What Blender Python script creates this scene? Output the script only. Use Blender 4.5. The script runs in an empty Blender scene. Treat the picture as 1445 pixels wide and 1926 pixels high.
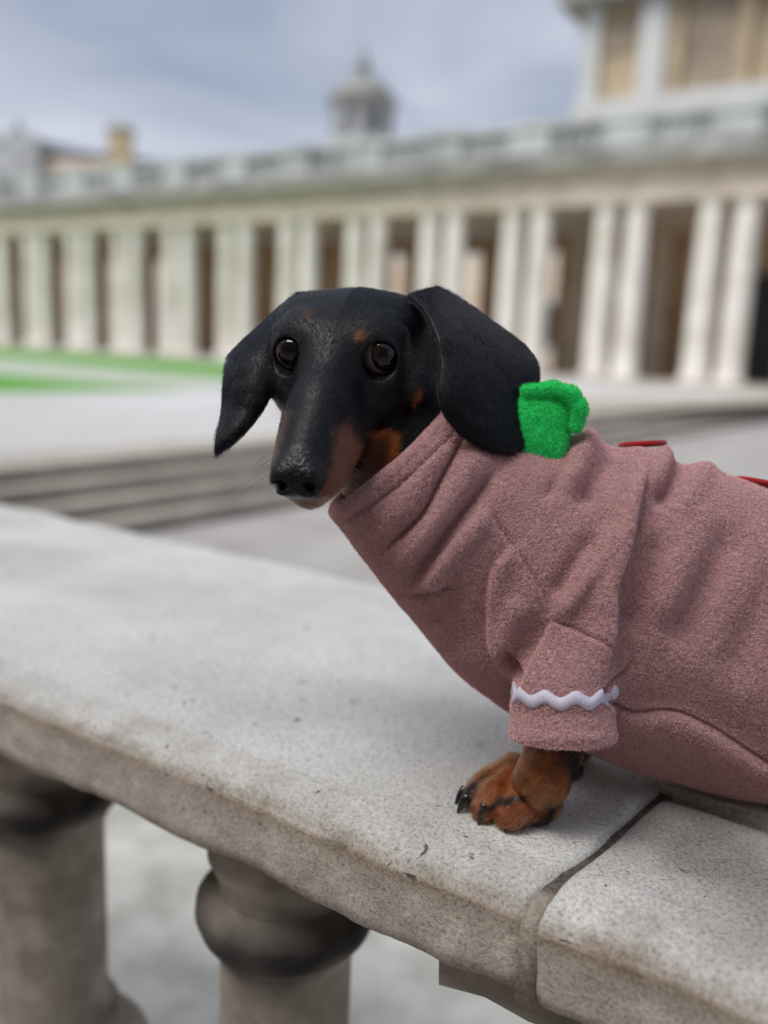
import bpy, bmesh, math, random
import numpy as np
from mathutils import Vector, Matrix
from mathutils.bvhtree import BVHTree

rng = np.random.default_rng(7)
random.seed(7)
scn = bpy.context.scene
COL = scn.collection

# ------------------------------------------------------------------ camera
FPX, CX, CY = 1600.0, 722.5, 963.0            # focal length and centre in photo pixels
SLOPE = 0.041
PITCH = math.atan((CY - 650) * math.cos(math.atan(SLOPE)) / FPX)
ROLL = math.atan(SLOPE)
FW = np.array([0, math.cos(PITCH), -math.sin(PITCH)])
_r = np.array([1.0, 0, 0]); _u = np.cross(_r, FW)
RT = _r * math.cos(ROLL) + _u * math.sin(ROLL)
UP = np.cross(RT, FW)
CAM = np.array([0, 0, 1.35])
cam_d = bpy.data.cameras.new('camera')
cam = bpy.data.objects.new('camera', cam_d); COL.objects.link(cam)
m = Matrix.Identity(4)
for i in range(3):
    m[i][0] = RT[i]; m[i][1] = UP[i]; m[i][2] = -FW[i]; m[i][3] = CAM[i]
cam.matrix_world = m
cam_d.sensor_fit = 'VERTICAL'; cam_d.sensor_height = 36; cam_d.sensor_width = 27
cam_d.lens = FPX / 1926 * 36
cam_d.clip_start = 0.01; cam_d.clip_end = 2000
cam_d.dof.use_dof = True
cam_d.dof.focus_distance = 0.47
cam_d.dof.aperture_fstop = 2.6
scn.camera = cam

# ------------------------------------------------------------------ light
SUN_EL, SUN_AZ = math.radians(55), math.radians(236)    # azimuth clockwise from +Y
w = bpy.data.worlds.new('World'); scn.world = w; w.use_nodes = True
nt = w.node_tree; nt.nodes.clear()
N = nt.nodes.new; L = nt.links.new
out = N('ShaderNodeOutputWorld'); bg = N('ShaderNodeBackground')
sky = N('ShaderNodeTexSky'); sky.sky_type = 'NISHITA'; sky.sun_disc = False
sky.sun_elevation = SUN_EL; sky.sun_rotation = SUN_AZ
sc = N('ShaderNodeVectorMath'); sc.operation = 'SCALE'; sc.inputs['Scale'].default_value = 0.10
L(sky.outputs[0], sc.inputs[0])
tc = N('ShaderNodeTexCoord'); mp = N('ShaderNodeMapping'); mp.inputs['Scale'].default_value = (1, 1, 2.6)
mp.inputs['Location'].default_value = (0.3, 0.15, 0.4)
L(tc.outputs['Generated'], mp.inputs[0])
n1 = N('ShaderNodeTexNoise'); n1.inputs['Scale'].default_value = 1.9; n1.inputs['Detail'].default_value = 5
n1.inputs['Roughness'].default_value = 0.5; n1.inputs['Distortion'].default_value = 0.5
L(mp.outputs[0], n1.inputs['Vector'])
rp = N('ShaderNodeValToRGB')
rp.color_ramp.elements[0].position = 0.40; rp.color_ramp.elements[0].color = (0.27, 0.315, 0.42, 1)
rp.color_ramp.elements[1].position = 0.66; rp.color_ramp.elements[1].color = (0.60, 0.625, 0.71, 1)
L(n1.outputs[0], rp.inputs[0])
mx = N('ShaderNodeMix'); mx.data_type = 'RGBA'; mx.inputs[0].default_value = 0.88
L(sc.outputs[0], mx.inputs[6]); L(rp.outputs[0], mx.inputs[7])
L(mx.outputs[2], bg.inputs[0]); bg.inputs[1].default_value = 1.0
L(bg.outputs[0], out.inputs[0])
sun_d = bpy.data.lights.new('sun', 'SUN'); sun_d.energy = 2.7; sun_d.angle = math.radians(35)
sun_d.color = (1.0, 0.97, 0.93)
sun = bpy.data.objects.new('sun', sun_d); COL.objects.link(sun)
tolight = Vector((math.sin(SUN_AZ) * math.cos(SUN_EL), math.cos(SUN_AZ) * math.cos(SUN_EL), math.sin(SUN_EL)))
sun.rotation_euler = tolight.to_track_quat('Z', 'Y').to_euler()
scn.view_settings.view_transform = 'Standard'; scn.view_settings.look = 'None'
scn.view_settings.exposure = 0.2; scn.view_settings.gamma = 1.0
scn.view_settings.use_curve_mapping = False
scn.render.engine = 'CYCLES'
scn.cycles.use_denoising = True
scn.cycles.max_bounces = 6
scn.cycles.sample_clamp_indirect = 5

# ------------------------------------------------------------------ helpers
def ray(x, y): return FW + RT * (x - CX) / FPX - UP * (y - CY) / FPX
def P(x, y, d): return CAM + ray(x, y) * d                   # photo pixel + distance -> world point
def onz(x, y, z):
    r = ray(x, y); return CAM + r * ((z - CAM[2]) / r[2])
def proj(p):
    q = np.asarray(p) - CAM; z = q @ FW
    return CX + FPX * (q @ RT) / z, CY - FPX * (q @ UP) / z, z

def mesh_obj(name, verts, faces, mat=None, parent=None, smooth=True):
    me = bpy.data.meshes.new(name)
    me.from_pydata([tuple(map(float, v)) for v in verts], [], [tuple(map(int, f)) for f in faces])
    if smooth: me.shade_smooth()
    if mat: me.materials.append(mat)
    o = bpy.data.objects.new(name, me); COL.objects.link(o)
    if parent is not None: o.parent = parent; o.matrix_parent_inverse = PI(parent)
    return o
def PI(p):
    return p.matrix_basis.inverted() if p.parent is None else (p.parent.matrix_basis @ p.matrix_parent_inverse @ p.matrix_basis).inverted() if False else p.matrix_basis.inverted()
def fast_mesh(name, V, Q, mat=None, parent=None, smooth=True):
    """quads from numpy arrays"""
    me = bpy.data.meshes.new(name)
    me.vertices.add(len(V)); me.vertices.foreach_set('co', np.ascontiguousarray(V, np.float32).ravel())
    k = Q.shape[1]
    me.loops.add(Q.size); me.loops.foreach_set('vertex_index', np.ascontiguousarray(Q, np.int32).ravel())
    me.polygons.add(len(Q)); me.polygons.foreach_set('loop_start', np.arange(0, Q.size, k, dtype=np.int32))
    me.update(calc_edges=True); me.validate()
    if smooth: me.shade_smooth()
    if mat: me.materials.append(mat)
    o = bpy.data.objects.new(name, me); COL.objects.link(o)
    if parent is not None: o.parent = parent; o.matrix_parent_inverse = PI(parent)
    return o
def tag(o, label=None, cat=None, group=None, kind=None):
    if label: o['label'] = label
    if cat: o['category'] = cat
    if group: o['group'] = group
    if kind: o['kind'] = kind
    return o
def empty(name, loc):
    o = bpy.data.objects.new(name, None); COL.objects.link(o); o.location = loc
    o.empty_display_size = 0.05
    return o
def set_color(o, name, arr):
    a = o.data.attributes.new(name, 'FLOAT_COLOR', 'POINT')
    c = np.ones((len(arr), 4), np.float32); c[:, :arr.shape[1]] = arr
    a.data.foreach_set('color', c.ravel())
def set_float(o, name, arr):
    a = o.data.attributes.new(name, 'FLOAT', 'POINT'); a.data.foreach_set('value', np.ascontiguousarray(arr, np.float32))
def verts_of(o):
    v = np.empty(len(o.data.vertices) * 3, np.float32); o.data.vertices.foreach_get('co', v); return v.reshape(-1, 3).astype(float)
def normals_of(o):
    n = np.empty(len(o.data.vertices) * 3, np.float32); o.data.vertices.foreach_get('normal', n); return n.reshape(-1, 3).astype(float)

class MB:
    """collects boxes and prisms into one mesh"""
    def __init__(s): s.v = []; s.f = []
    def box(s, c, ax, hs):
        b = len(s.v); c = np.asarray(c, float)
        for i in (-1, 1):
            for j in (-1, 1):
                for k in (-1, 1):
                    s.v.append(c + ax[0] * hs[0] * i + ax[1] * hs[1] * j + ax[2] * hs[2] * k)
        for q in ((0, 1, 3, 2), (4, 6, 7, 5), (0, 4, 5, 1), (2, 3, 7, 6), (0, 2, 6, 4), (1, 5, 7, 3)):
            s.f.append([b + t for t in q])
        return s
    def lathe(s, c, prof, n=24, ax=None):
        b = len(s.v); c = np.asarray(c, float)
        for r, z in prof:
            for i in range(n):
                t = 2 * math.pi * i / n
                s.v.append(c + np.array([r * math.cos(t), r * math.sin(t), z]))
        for j in range(len(prof) - 1):
            for i in range(n):
                s.f.append([b + j * n + i, b + j * n + (i + 1) % n, b + (j + 1) * n + (i + 1) % n, b + (j + 1) * n + i])
        s.f.append([b + i for i in range(n)][::-1]); s.f.append([b + (len(prof) - 1) * n + i for i in range(n)])
        return s
    def build(s, name, mat, parent=None, smooth=False, bevel=0):
        o = mesh_obj(name, s.v, s.f, mat, parent, smooth)
        if smooth:
            o.data.set_sharp_from_angle(angle=math.radians(35))
        if bevel:
            md = o.modifiers.new('bevel', 'BEVEL'); md.width = bevel; md.segments = 2
        return o

# ---- implicit surfaces
def nrm(v): v = np.asarray(v, float); return v / np.linalg.norm(v)
def smin(a, b, k):
    h = np.clip(0.5 + 0.5 * (b - a) / k, 0, 1)
    return b * (1 - h) + a * h - k * h * (1 - h)
def smax(a, b, k): return -smin(-a, -b, k)
def d_sphere(p, c, r): return np.linalg.norm(p - c, axis=1) - r
def d_ell(p, c, r, M=None):
    q = p - c
    if M is not None: q = q @ M.T
    r = np.asarray(r, float)
    k0 = np.linalg.norm(q / r, axis=1); k1 = np.linalg.norm(q / (r * r), axis=1)
    return k0 * (k0 - 1) / np.maximum(k1, 1e-9)
def d_cone(p, a, b, ra, rb):
    a = np.asarray(a, float); b = np.asarray(b, float); ba = b - a; l2 = ba @ ba
    t = np.clip(((p - a) @ ba) / l2, 0, 1)
    return np.linalg.norm(p - a - t[:, None] * ba, axis=1) - (ra + (rb - ra) * t)
def d_chain(p, pts, k):
    d = None
    for (a, ra), (b, rb) in zip(pts[:-1], pts[1:]):
        e = d_cone(p, a, b, ra, rb); d = e if d is None else smin(d, e, k)
    return d
def surface(fn, lo, hi, h, bs=8):
    lo = np.asarray(lo, float); hi = np.asarray(hi, float)
    nb = np.ceil((hi - lo) / (h * bs)).astype(int); n = nb * bs
    bi = np.stack(np.meshgrid(*[np.arange(k) for k in nb], indexing='ij'), -1).reshape(-1, 3)
    bc = lo + (bi + 0.5) * bs * h
    d = fn(bc); act = np.abs(d) < bs * h * 1.35 + 0.004
    V = np.repeat(np.repeat(np.repeat(np.where(d < 0, -1.0, 1.0).reshape(nb), bs, 0), bs, 1), bs, 2).astype(np.float32)
    off = np.stack(np.meshgrid(*[np.arange(bs)] * 3, indexing='ij'), -1).reshape(-1, 3)
    ab = bi[act]
    for s in range(0, len(ab), 400):
        c = ab[s:s + 400]
        ix = (c[:, None, :] * bs + off[None]).reshape(-1, 3)
        V[ix[:, 0], ix[:, 1], ix[:, 2]] = fn(lo + ix * h)
    S = V < 0
    nx, ny, nz = V.shape
    cnt = np.zeros((nx - 1, ny - 1, nz - 1), np.int8)
    for i in (0, 1):
        for j in (0, 1):
            for k in (0, 1): cnt += S[i:nx - 1 + i, j:ny - 1 + j, k:nz - 1 + k]
    cell = np.argwhere((cnt > 0) & (cnt < 8))
    idx = np.full(cnt.shape, -1, np.int32); idx[cell[:, 0], cell[:, 1], cell[:, 2]] = np.arange(len(cell))
    acc = np.zeros((len(cell), 3)); wt = np.zeros(len(cell))
    for ax in range(3):
        for a in (0, 1):
            for b in (0, 1):
                o1 = np.zeros(3, int); o1[(ax + 1) % 3] = a; o1[(ax + 2) % 3] = b
                o2 = o1.copy(); o2[ax] = 1
                v1 = V[tuple((cell + o1).T)]; v2 = V[tuple((cell + o2).T)]
                mk = (v1 < 0) != (v2 < 0)
                t = np.where(mk, v1 / np.where(mk, v1 - v2, 1), 0)
                pos = o1 + t[:, None] * (o2 - o1)
                acc += np.where(mk[:, None], pos, 0); wt += mk
    VV = lo + (cell + acc / wt[:, None]) * h
    Q = []
    for ax in range(3):
        b, c = (ax + 1) % 3, (ax + 2) % 3
        sl1 = [slice(None)] * 3; sl2 = [slice(None)] * 3
        sl1[ax] = slice(0, -1); sl2[ax] = slice(1, None)
        e = S[tuple(sl1)] != S[tuple(sl2)]
        E_ = np.argwhere(e)
        E_ = E_[(E_[:, b] > 0) & (E_[:, c] > 0) & (E_[:, b] < V.shape[b] - 1) & (E_[:, c] < V.shape[c] - 1)]
        ins = S[tuple(E_.T)]
        db = np.zeros(3, int); db[b] = 1; dc = np.zeros(3, int); dc[c] = 1
        q = np.stack([idx[tuple((E_ - db - dc).T)], idx[tuple((E_ - dc).T)], idx[tuple(E_.T)], idx[tuple((E_ - db).T)]], 1)
        q[~ins] = q[~ins][:, ::-1]
        Q.append(q)
    Q = np.concatenate(Q); Q = Q[(Q >= 0).all(1)]
    return VV, Q
def relax(V, Q, it=2, lam=0.5):
    e = np.concatenate([Q[:, [0, 1]], Q[:, [1, 2]], Q[:, [2, 3]], Q[:, [3, 0]]])
    for _ in range(it):
        s = np.zeros_like(V); c = np.zeros(len(V))
        for k in range(3):
            s[:, k] = np.bincount(e[:, 0], V[e[:, 1], k], len(V)) + np.bincount(e[:, 1], V[e[:, 0], k], len(V))
        c = np.bincount(e[:, 0], minlength=len(V)) + np.bincount(e[:, 1], minlength=len(V))
        V = V + lam * (s / np.maximum(c, 1)[:, None] - V)
    return V

# ---- 2-D tools used for folds, seams and coat markings
def seg_dist(x, y, pts):
    """distance, signed side and position along a polyline"""
    best = np.full(len(x), 1e9); sd = np.zeros(len(x)); along = np.zeros(len(x)); L0 = 0
    for (ax, ay), (bx, by) in zip(pts[:-1], pts[1:]):
        dx, dy = bx - ax, by - ay; l = math.hypot(dx, dy)
        t = np.clip(((x - ax) * dx + (y - ay) * dy) / (l * l), 0, 1)
        ex, ey = x - ax - t * dx, y - ay - t * dy
        d = np.hypot(ex, ey); s = np.sign(dx * ey - dy * ex)
        mk = d < best
        best = np.where(mk, d, best); sd = np.where(mk, s, sd); along = np.where(mk, L0 + t * l, along); L0 += l
    return best, best * sd, along / L0
def smooth_line(pts, n=40):
    p = np.array(pts, float)
    if len(p) < 3: return [tuple(q) for q in p]
    t = np.linspace(0, len(p) - 1, n); o = []
    pp = np.vstack([2 * p[0] - p[1], p, 2 * p[-1] - p[-2]])
    for u in t:
        i = min(int(u), len(p) - 2); f = u - i
        a, b, c, d = pp[i], pp[i + 1], pp[i + 2], pp[i + 3]
        o.append(tuple(0.5 * ((2 * b) + (-a + c) * f + (2 * a - 5 * b + 4 * c - d) * f * f + (-a + 3 * b - 3 * c + d) * f ** 3)))
    return o
def poly_mask(x, y, pts, soft):
    """1 inside the polygon, 0 outside, soft rim"""
    pts = smooth_line(list(pts) + [pts[0]], 60)
    d, _, _ = seg_dist(x, y, pts)
    ins = np.zeros(len(x), bool)
    for (ax, ay), (bx, by) in zip(pts[:-1], pts[1:]):
        if ay == by: continue
        c = ((ay > y) != (by > y)) & (x < (bx - ax) * (y - ay) / (by - ay) + ax)
        ins ^= c
    s = np.where(ins, d, -d)
    return np.clip(0.5 + s / (2 * soft), 0, 1)
def vnoise(p, scale, seed=0):
    """smooth value noise, -1..1"""
    q = p * scale + seed * 17.3
    i = np.floor(q).astype(np.int64); f = q - i; f = f * f * (3 - 2 * f)
    def h(a):
        n = (a[:, 0] * 374761393 + a[:, 1] * 668265263 + a[:, 2] * 2147483647 + seed * 1274126177) & 0xffffffff
        n = ((n ^ (n >> 13)) * 1274126177) & 0xffffffff
        return ((n ^ (n >> 16)) & 0xffff) / 32767.5 - 1
    r = 0
    for a in (0, 1):
        for b in (0, 1):
            for c in (0, 1):
                wgt = (f[:, 0] if a else 1 - f[:, 0]) * (f[:, 1] if b else 1 - f[:, 1]) * (f[:, 2] if c else 1 - f[:, 2])
                r = r + wgt * h(i + np.array([a, b, c]))
    return r
def fbm(p, scale, o=4, seed=0):
    return sum(vnoise(p, scale * 2 ** k, seed + k) * 0.5 ** k for k in range(o))

# ------------------------------------------------------------------ materials
def lin(r, g, b):
    f = lambda c: (c / 255 / 12.92) if c / 255 <= 0.04045 else ((c / 255 + 0.055) / 1.055) ** 2.4
    return (f(r), f(g), f(b), 1)
class Mat:
    def __init__(s, name, rough=0.8):
        s.m = bpy.data.materials.new(name); s.m.use_nodes = True; s.t = s.m.node_tree
        s.b = s.t.nodes['Principled BSDF']; s.b.inputs['Roughness'].default_value = rough
        s.obj = None
    def n(s, t, **k):
        o = s.t.nodes.new(t)
        for a, v in k.items():
            if hasattr(o, a): setattr(o, a, v)
        return o
    def l(s, a, b): s.t.links.new(a, b)
    def coord(s):
        if s.obj is None:
            s.obj = s.n('ShaderNodeNewGeometry').outputs['Position']
        return s.obj
    def noise(s, scale, detail=4, rough=0.55, dist=0, vec=None):
        o = s.n('ShaderNodeTexNoise'); o.inputs['Scale'].default_value = scale; o.inputs['Detail'].default_value = detail
        o.inputs['Roughness'].default_value = rough; o.inputs['Distortion'].default_value = dist
        s.l(vec if vec is not None else s.coord(), o.inputs['Vector']); return o.outputs[0]
    def ramp(s, fac, stops):
        o = s.n('ShaderNodeValToRGB'); e = o.color_ramp.elements
        while len(e) < len(stops): e.new(0.5)
        for k, (p, c) in enumerate(stops): e[k].position = p; e[k].color = c if len(c) == 4 else (*c, 1)
        s.l(fac, o.inputs[0]); return o.outputs[0]
    def mix(s, fac, a, b, mode='MIX'):
        o = s.n('ShaderNodeMix'); o.data_type = 'RGBA'; o.blend_type = mode
        for v, i in ((fac, 0), (a, 6), (b, 7)):
            if isinstance(v, (int, float)): o.inputs[i].default_value = v
            elif isinstance(v, tuple): o.inputs[i].default_value = v
            else: s.l(v, o.inputs[i])
        return o.outputs[2]
    def attr(s, name, out='Color'):
        o = s.n('ShaderNodeAttribute'); o.attribute_name = name; return o.outputs[out]
    def bump(s, h, strength=0.5, dist=0.001, prev=None):
        o = s.n('ShaderNodeBump'); o.inputs['Strength'].default_value = strength; o.inputs['Distance'].default_value = dist
        s.l(h, o.inputs['Height'])
        if prev is not None: s.l(prev, o.inputs['Normal'])
        return o.outputs[0]
    def base(s, c):
        if isinstance(c, tuple): s.b.inputs['Base Color'].default_value = c
        else: s.l(c, s.b.inputs['Base Color'])
        return s
    def normal(s, x): s.l(x, s.b.inputs['Normal']); return s
G = lambda v: (v, v, v, 1)
def plain(name, c, c2=None, scale=3.0, rough=0.85, bump=0.0, bscale=40):
    M = Mat(name, rough)
    if c2 is None: c2 = tuple(x * 0.75 for x in c[:3]) + (1,)
    M.base(M.ramp(M.noise(scale, 5, 0.6), [(0.35, c), (0.68, c2)]))
    if bump: M.normal(M.bump(M.noise(bscale, 6, 0.65), bump, 0.01))
    return M.m

def stone_material():
    M = Mat('weathered_portland_stone', 0.9)
    big = M.noise(7, 4, 0.55); mid = M.noise(45, 4, 0.6); fine = M.noise(420, 3, 0.7); grit = M.noise(1150, 2, 0.6)
    top = M.attr('top', 'Fac'); edge = M.attr('edge', 'Fac'); dark = M.attr('grime', 'Fac')
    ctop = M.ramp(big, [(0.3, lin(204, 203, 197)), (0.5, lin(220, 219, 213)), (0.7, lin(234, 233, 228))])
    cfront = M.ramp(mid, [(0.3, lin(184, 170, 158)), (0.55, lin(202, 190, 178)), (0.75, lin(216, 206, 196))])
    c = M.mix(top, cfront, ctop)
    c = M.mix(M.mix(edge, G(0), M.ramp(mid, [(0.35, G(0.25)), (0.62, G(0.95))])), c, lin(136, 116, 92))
    c = M.mix(M.mix(dark, G(0), G(0.85)), c, lin(132, 124, 119))
    sp = M.ramp(fine, [(0.30, G(0.46)), (0.43, G(0.84)), (0.56, G(1.0)), (0.72, G(1.16))])
    c = M.mix(1.0, c, sp, 'MULTIPLY')
    gr = M.ramp(grit, [(0.36, G(0.35)), (0.47, G(1.0))])
    c = M.mix(M.mix(dark, G(0.45), G(0.95)), c, M.mix(1.0, c, gr, 'MULTIPLY'))
    pit = M.ramp(M.noise(95, 2, 0.5, 0.6), [(0.725, G(0.0)), (0.76, G(1.0))])
    c = M.mix(pit, c, lin(104, 92, 78))
    M.base(c)
    b1 = M.bump(mid, 0.35, 0.004); b2 = M.bump(fine, 0.55, 0.0016, b1); b3 = M.bump(grit, 0.5, 0.0007, b2)
    M.normal(b3)
    return M.m
MAT = {}
MAT['coping'] = stone_material()
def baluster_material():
    M = Mat('banded_baluster_stone', 0.9)
    darken = M.attr('darken', 'Fac'); nn = M.noise(22, 5, 0.6)
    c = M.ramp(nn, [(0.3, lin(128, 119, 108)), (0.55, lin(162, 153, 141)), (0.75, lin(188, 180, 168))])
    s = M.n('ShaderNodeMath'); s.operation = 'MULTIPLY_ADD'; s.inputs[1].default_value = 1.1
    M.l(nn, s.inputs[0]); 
    add = M.n('ShaderNodeMath'); add.operation = 'MULTIPLY'; M.l(darken, add.inputs[0]); add.inputs[1].default_value = 1.0
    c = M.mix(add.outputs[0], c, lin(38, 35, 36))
    M.t.nodes.remove(s)
    M.base(c); M.normal(M.bump(M.noise(160, 5, 0.65), 0.5, 0.003))
    return M.m
MAT['baluster'] = baluster_material()
M = Mat('mortar', 0.95)
M.base(M.mix(M.attr('top', 'Fac'), M.ramp(M.noise(260, 4, 0.7), [(0.35, lin(150, 138, 126)), (0.65, lin(190, 178, 164))]), M.ramp(M.noise(260, 4, 0.7), [(0.35, lin(62, 57, 55)), (0.65, lin(120, 110, 102))])))
M.normal(M.bump(M.noise(500, 4, 0.7), 0.8, 0.002)); MAT['mortar'] = M.m
M = Mat('dirt_and_gap_shade', 0.95)
M.base(M.ramp(M.noise(400, 4, 0.7), [(0.35, lin(26, 26, 27)), (0.7, lin(62, 60, 56))]))  # near-black colour carries joint grime and the gap's shadow
M.normal(M.bump(M.noise(500, 4, 0.7), 1.0, 0.003)); MAT['dirt_shade'] = M.m
MAT['paving'] = plain('pale_paving', lin(208, 207, 206), lin(186, 184, 181), 0.35, 0.75, 0.3)
MAT['near_paving'] = plain('worn_grey_flagstones', lin(178, 174, 170), lin(152, 148, 143), 1.5, 0.85, 0.4)
MAT['border'] = plain('pale_border_stone', lin(214, 212, 204), lin(168, 168, 156), 7.0, 0.85, 0.6)
MAT['gravel'] = plain('beige_gravel', lin(186, 178, 160), lin(166, 158, 142), 2.0)
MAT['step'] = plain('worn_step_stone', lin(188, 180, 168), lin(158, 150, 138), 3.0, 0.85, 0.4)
MAT['riser'] = plain('dark_riser_stone', lin(164, 155, 144), lin(134, 126, 116), 3.0, 0.9, 0.4)  # slightly darker tone than the treads
MAT['grass'] = plain('lawn_grass', lin(98, 160, 54), lin(84, 146, 44), 1.2, 0.9, 0.8, 12)
MAT['path'] = plain('pale_gravel_path', lin(186, 192, 178), lin(170, 178, 160), 1.5)
MAT['column'] = plain('portland_column_stone', lin(240, 236, 228), lin(212, 205, 192), 0.8, 0.85, 0.2, 6)
MAT['entab'] = plain('weathered_entablature_stone', lin(216, 203, 186), lin(190, 177, 160), 0.9, 0.85, 0.2, 6)
MAT['cornice'] = plain('grey_lichened_cornice_stone', lin(172, 172, 166), lin(120, 120, 114), 0.7, 0.9, 0.2, 6)
MAT['parapet'] = plain('grey_parapet_stone', lin(206, 208, 208), lin(160, 162, 160), 0.6, 0.9, 0.2, 6)
MAT['backwall'] = plain('brown_wall_stone', lin(196, 164, 132), lin(160, 130, 102), 0.6)  # plain brown stone for walls
MAT['niche'] = plain('weathered_niche_stone', lin(176, 160, 140), lin(146, 132, 116), 0.4)
MAT['dark'] = plain('dark_ceiling_stone', lin(104, 88, 76), lin(84, 70, 60), 0.6)
MAT['brick'] = plain('red_brick', lin(222, 210, 192), lin(196, 176, 152), 0.8)
MAT['pavilion'] = plain('honey_pavilion_stone', lin(200, 182, 152), lin(170, 152, 126), 0.25)
MAT['pavilion_pale'] = plain('bleached_pavilion_stone', lin(216, 218, 216), lin(198, 198, 190), 0.3)
MAT['window'] = plain('dark_window_glass', lin(70, 72, 78), lin(50, 52, 58), 0.5, 0.2)
MAT['lead'] = plain('verdigris_lead_roof', lin(152, 152, 148), lin(124, 126, 122), 0.6, 0.6)
MAT['slate'] = plain('slate_roof', lin(112, 116, 124), lin(88, 92, 100), 0.5, 0.6)
MAT['buff'] = plain('buff_chimney_brick', lin(212, 196, 158), lin(180, 164, 128), 0.8)
MAT['clothes'] = plain('dark_clothes', lin(40, 42, 52), lin(28, 28, 36), 3)

# ------------------------------------------------------------------ setting
TOPZ = 1.08
ZL, ZU = 0.0, 0.45                                 # lower court and upper court levels
AD = nrm([0.846, -0.533, 0]); ND = np.array([0.533, 0.846, 0]) ; ND = nrm(ND); ZD = np.array([0, 0, 1.0])
def AN(a, n, z): return AD * a + ND * n + ZD * z
def toAN(p): return p @ AD, p @ ND

def sheet(name, pts, z, mat, kind='structure'):
    o = mesh_obj(name, [(x, y, z) for x, y in pts], [list(range(len(pts)))], mat, None, False)
    if kind: o['kind'] = kind
    return o
sheet('ground', [(-400, -300), (400, -300), (400, 600), (-400, 600)], -0.004, MAT['near_paving'])
sheet('pavement', [tuple(AN(a, n, 0)[:2]) for a, n in ((-9, .75), (4, .75), (4, 3.0), (-9, 3.0))], 0.002, MAT['border'])
# the steps rise away from the balustrade; their front edges run along SD
SD = nrm([0.60, 0.80, 0]); SN = np.array([-0.80, 0.60, 0])
S0 = onz(300, 995, ZL); SB = S0 @ SN
_e = onz(300, 846, ZU) @ SN
NST = 4; RUN = (_e - SB) / (NST - 0.15); RISE = (ZU - ZL) / NST
stairs = empty('stone_steps', tuple(SD * (S0 @ SD) + SN * SB))
tag(stairs, 'flight of four wide worn stone steps behind the balustrade', 'steps')
for i in range(NST):
    mb = MB(); a0, a1 = -14, 34
    dep = RUN if i < NST - 1 else 1.2
    mb.box(SD * (a0 + a1) / 2 + SN * (SB + RUN * i + dep / 2) + ZD * (RISE * (i + 0.5) - 0.03), (SD, SN, ZD), ((a1 - a0) / 2, dep / 2 - 0.002, RISE / 2 - 0.032))
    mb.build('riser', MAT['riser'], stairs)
    mb = MB()
    mb.box(SD * (a0 + a1) / 2 + SN * (SB + RUN * i + dep / 2 - 0.02) + ZD * (RISE * (i + 1) - 0.03), (SD, SN, ZD), ((a1 - a0) / 2, dep / 2 + 0.02, 0.029))
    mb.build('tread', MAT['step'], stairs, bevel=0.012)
# upper court
u0 = SB + RUN * NST - 0.05
pa, pb = SD * -60 + SN * (u0 + 0.4), SD * 160 + SN * (u0 + 0.4)
pc, pd = SD * 160 + SN * 260, SD * -60 + SN * 260
mb = MB(); mb.box((pa + pb + pc + pd) / 4 + ZD * (ZU / 2 + 0.001), (SD, SN, ZD), (110, (260 - u0 - 0.4) / 2, ZU / 2))
tag(mb.build('upper_court_pavement', MAT['paving']), kind='structure')

# colonnade line
CL0 = np.array([9.9, 28.0, 0]); CU = nrm([-0.855, 0.519, 0]); CN = np.array([CU[1], -CU[0], 0]); CN = CN if CN[1] > 0 else -CN
def CP(s, n, z): return CL0 + CU * s + CN * n + ZD * z
# lawn strips run along the colonnade
def strip(name, n0, n1, s0, s1, mat, dz):
    q = [CP(s0, n0, 0), CP(s1, n0, 0), CP(s1, n1, 0), CP(s0, n1, 0)]
    o = mesh_obj(name, [(p[0], p[1], ZU + dz) for p in q], [[0, 1, 2, 3]], mat, None, False)
    return o
def at_depth(x, y, n):                              # point on the plane parallel to the colonnade at offset n
    r = ray(x, y); t = ((CL0 + CN * n - CAM) @ CN) / (r @ CN); return CAM + r * t
def sz(x, y, n):
    p = at_depth(x, y, n); return (p - CL0) @ CU, p[2]
def nline(x, y):                                   # distance of a ground point in front of the colonnade
    return (onz(x, y, ZU) - CL0) @ CN
GRV = True
def ground_poly(name, pix, dz, mat, label=None):
    o = mesh_obj(name, [(*onz(x, y, ZU)[:2], ZU + dz) for x, y in pix], [list(range(len(pix)))], mat, None, False); o['kind'] = 'structure'
    return o
def ext(x0, y0, x1, y1, k):                       # carry a ground line on to the left by k of its own length
    a = onz(x0, y0, ZU); b = onz(x1, y1, ZU); p = a + (a - b) * k
    q = proj(p); return (q[0], q[1])
l1 = ground_poly('lawn', [ext(0, 655, 440, 683, 2), (0, 655), (440, 684), (640, 694), (640, 722), (440, 712), (0, 673), ext(0, 673, 440, 712, 2)], 0.006, MAT['grass'])
l1['label'] = 'strip of bright green grass along the colonnade'
l2 = ground_poly('lawn', [ext(0, 704, 330, 731, 4), (0, 704), (200, 722), (330, 732), (345, 735), (200, 737), (0, 739), ext(0, 739, 200, 737, 4)], 0.008, MAT['grass'])
l2['label'] = 'narrow tapering strip of green grass nearest the grey court'
ground_poly('forecourt', [(520, 742), (800, 741), (1200, 746), (1560, 748), (1450, 757), (1200, 772), (800, 786), (520, 780)], 0.005, MAT['gravel'])
ground_poly('path', [ext(0, 673, 440, 712, 2), (0, 673), (440, 712), (470, 726), (345, 735), (330, 732), (200, 722), (0, 704), ext(0, 704, 330, 731, 4)], 0.004, MAT['path'])

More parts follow.
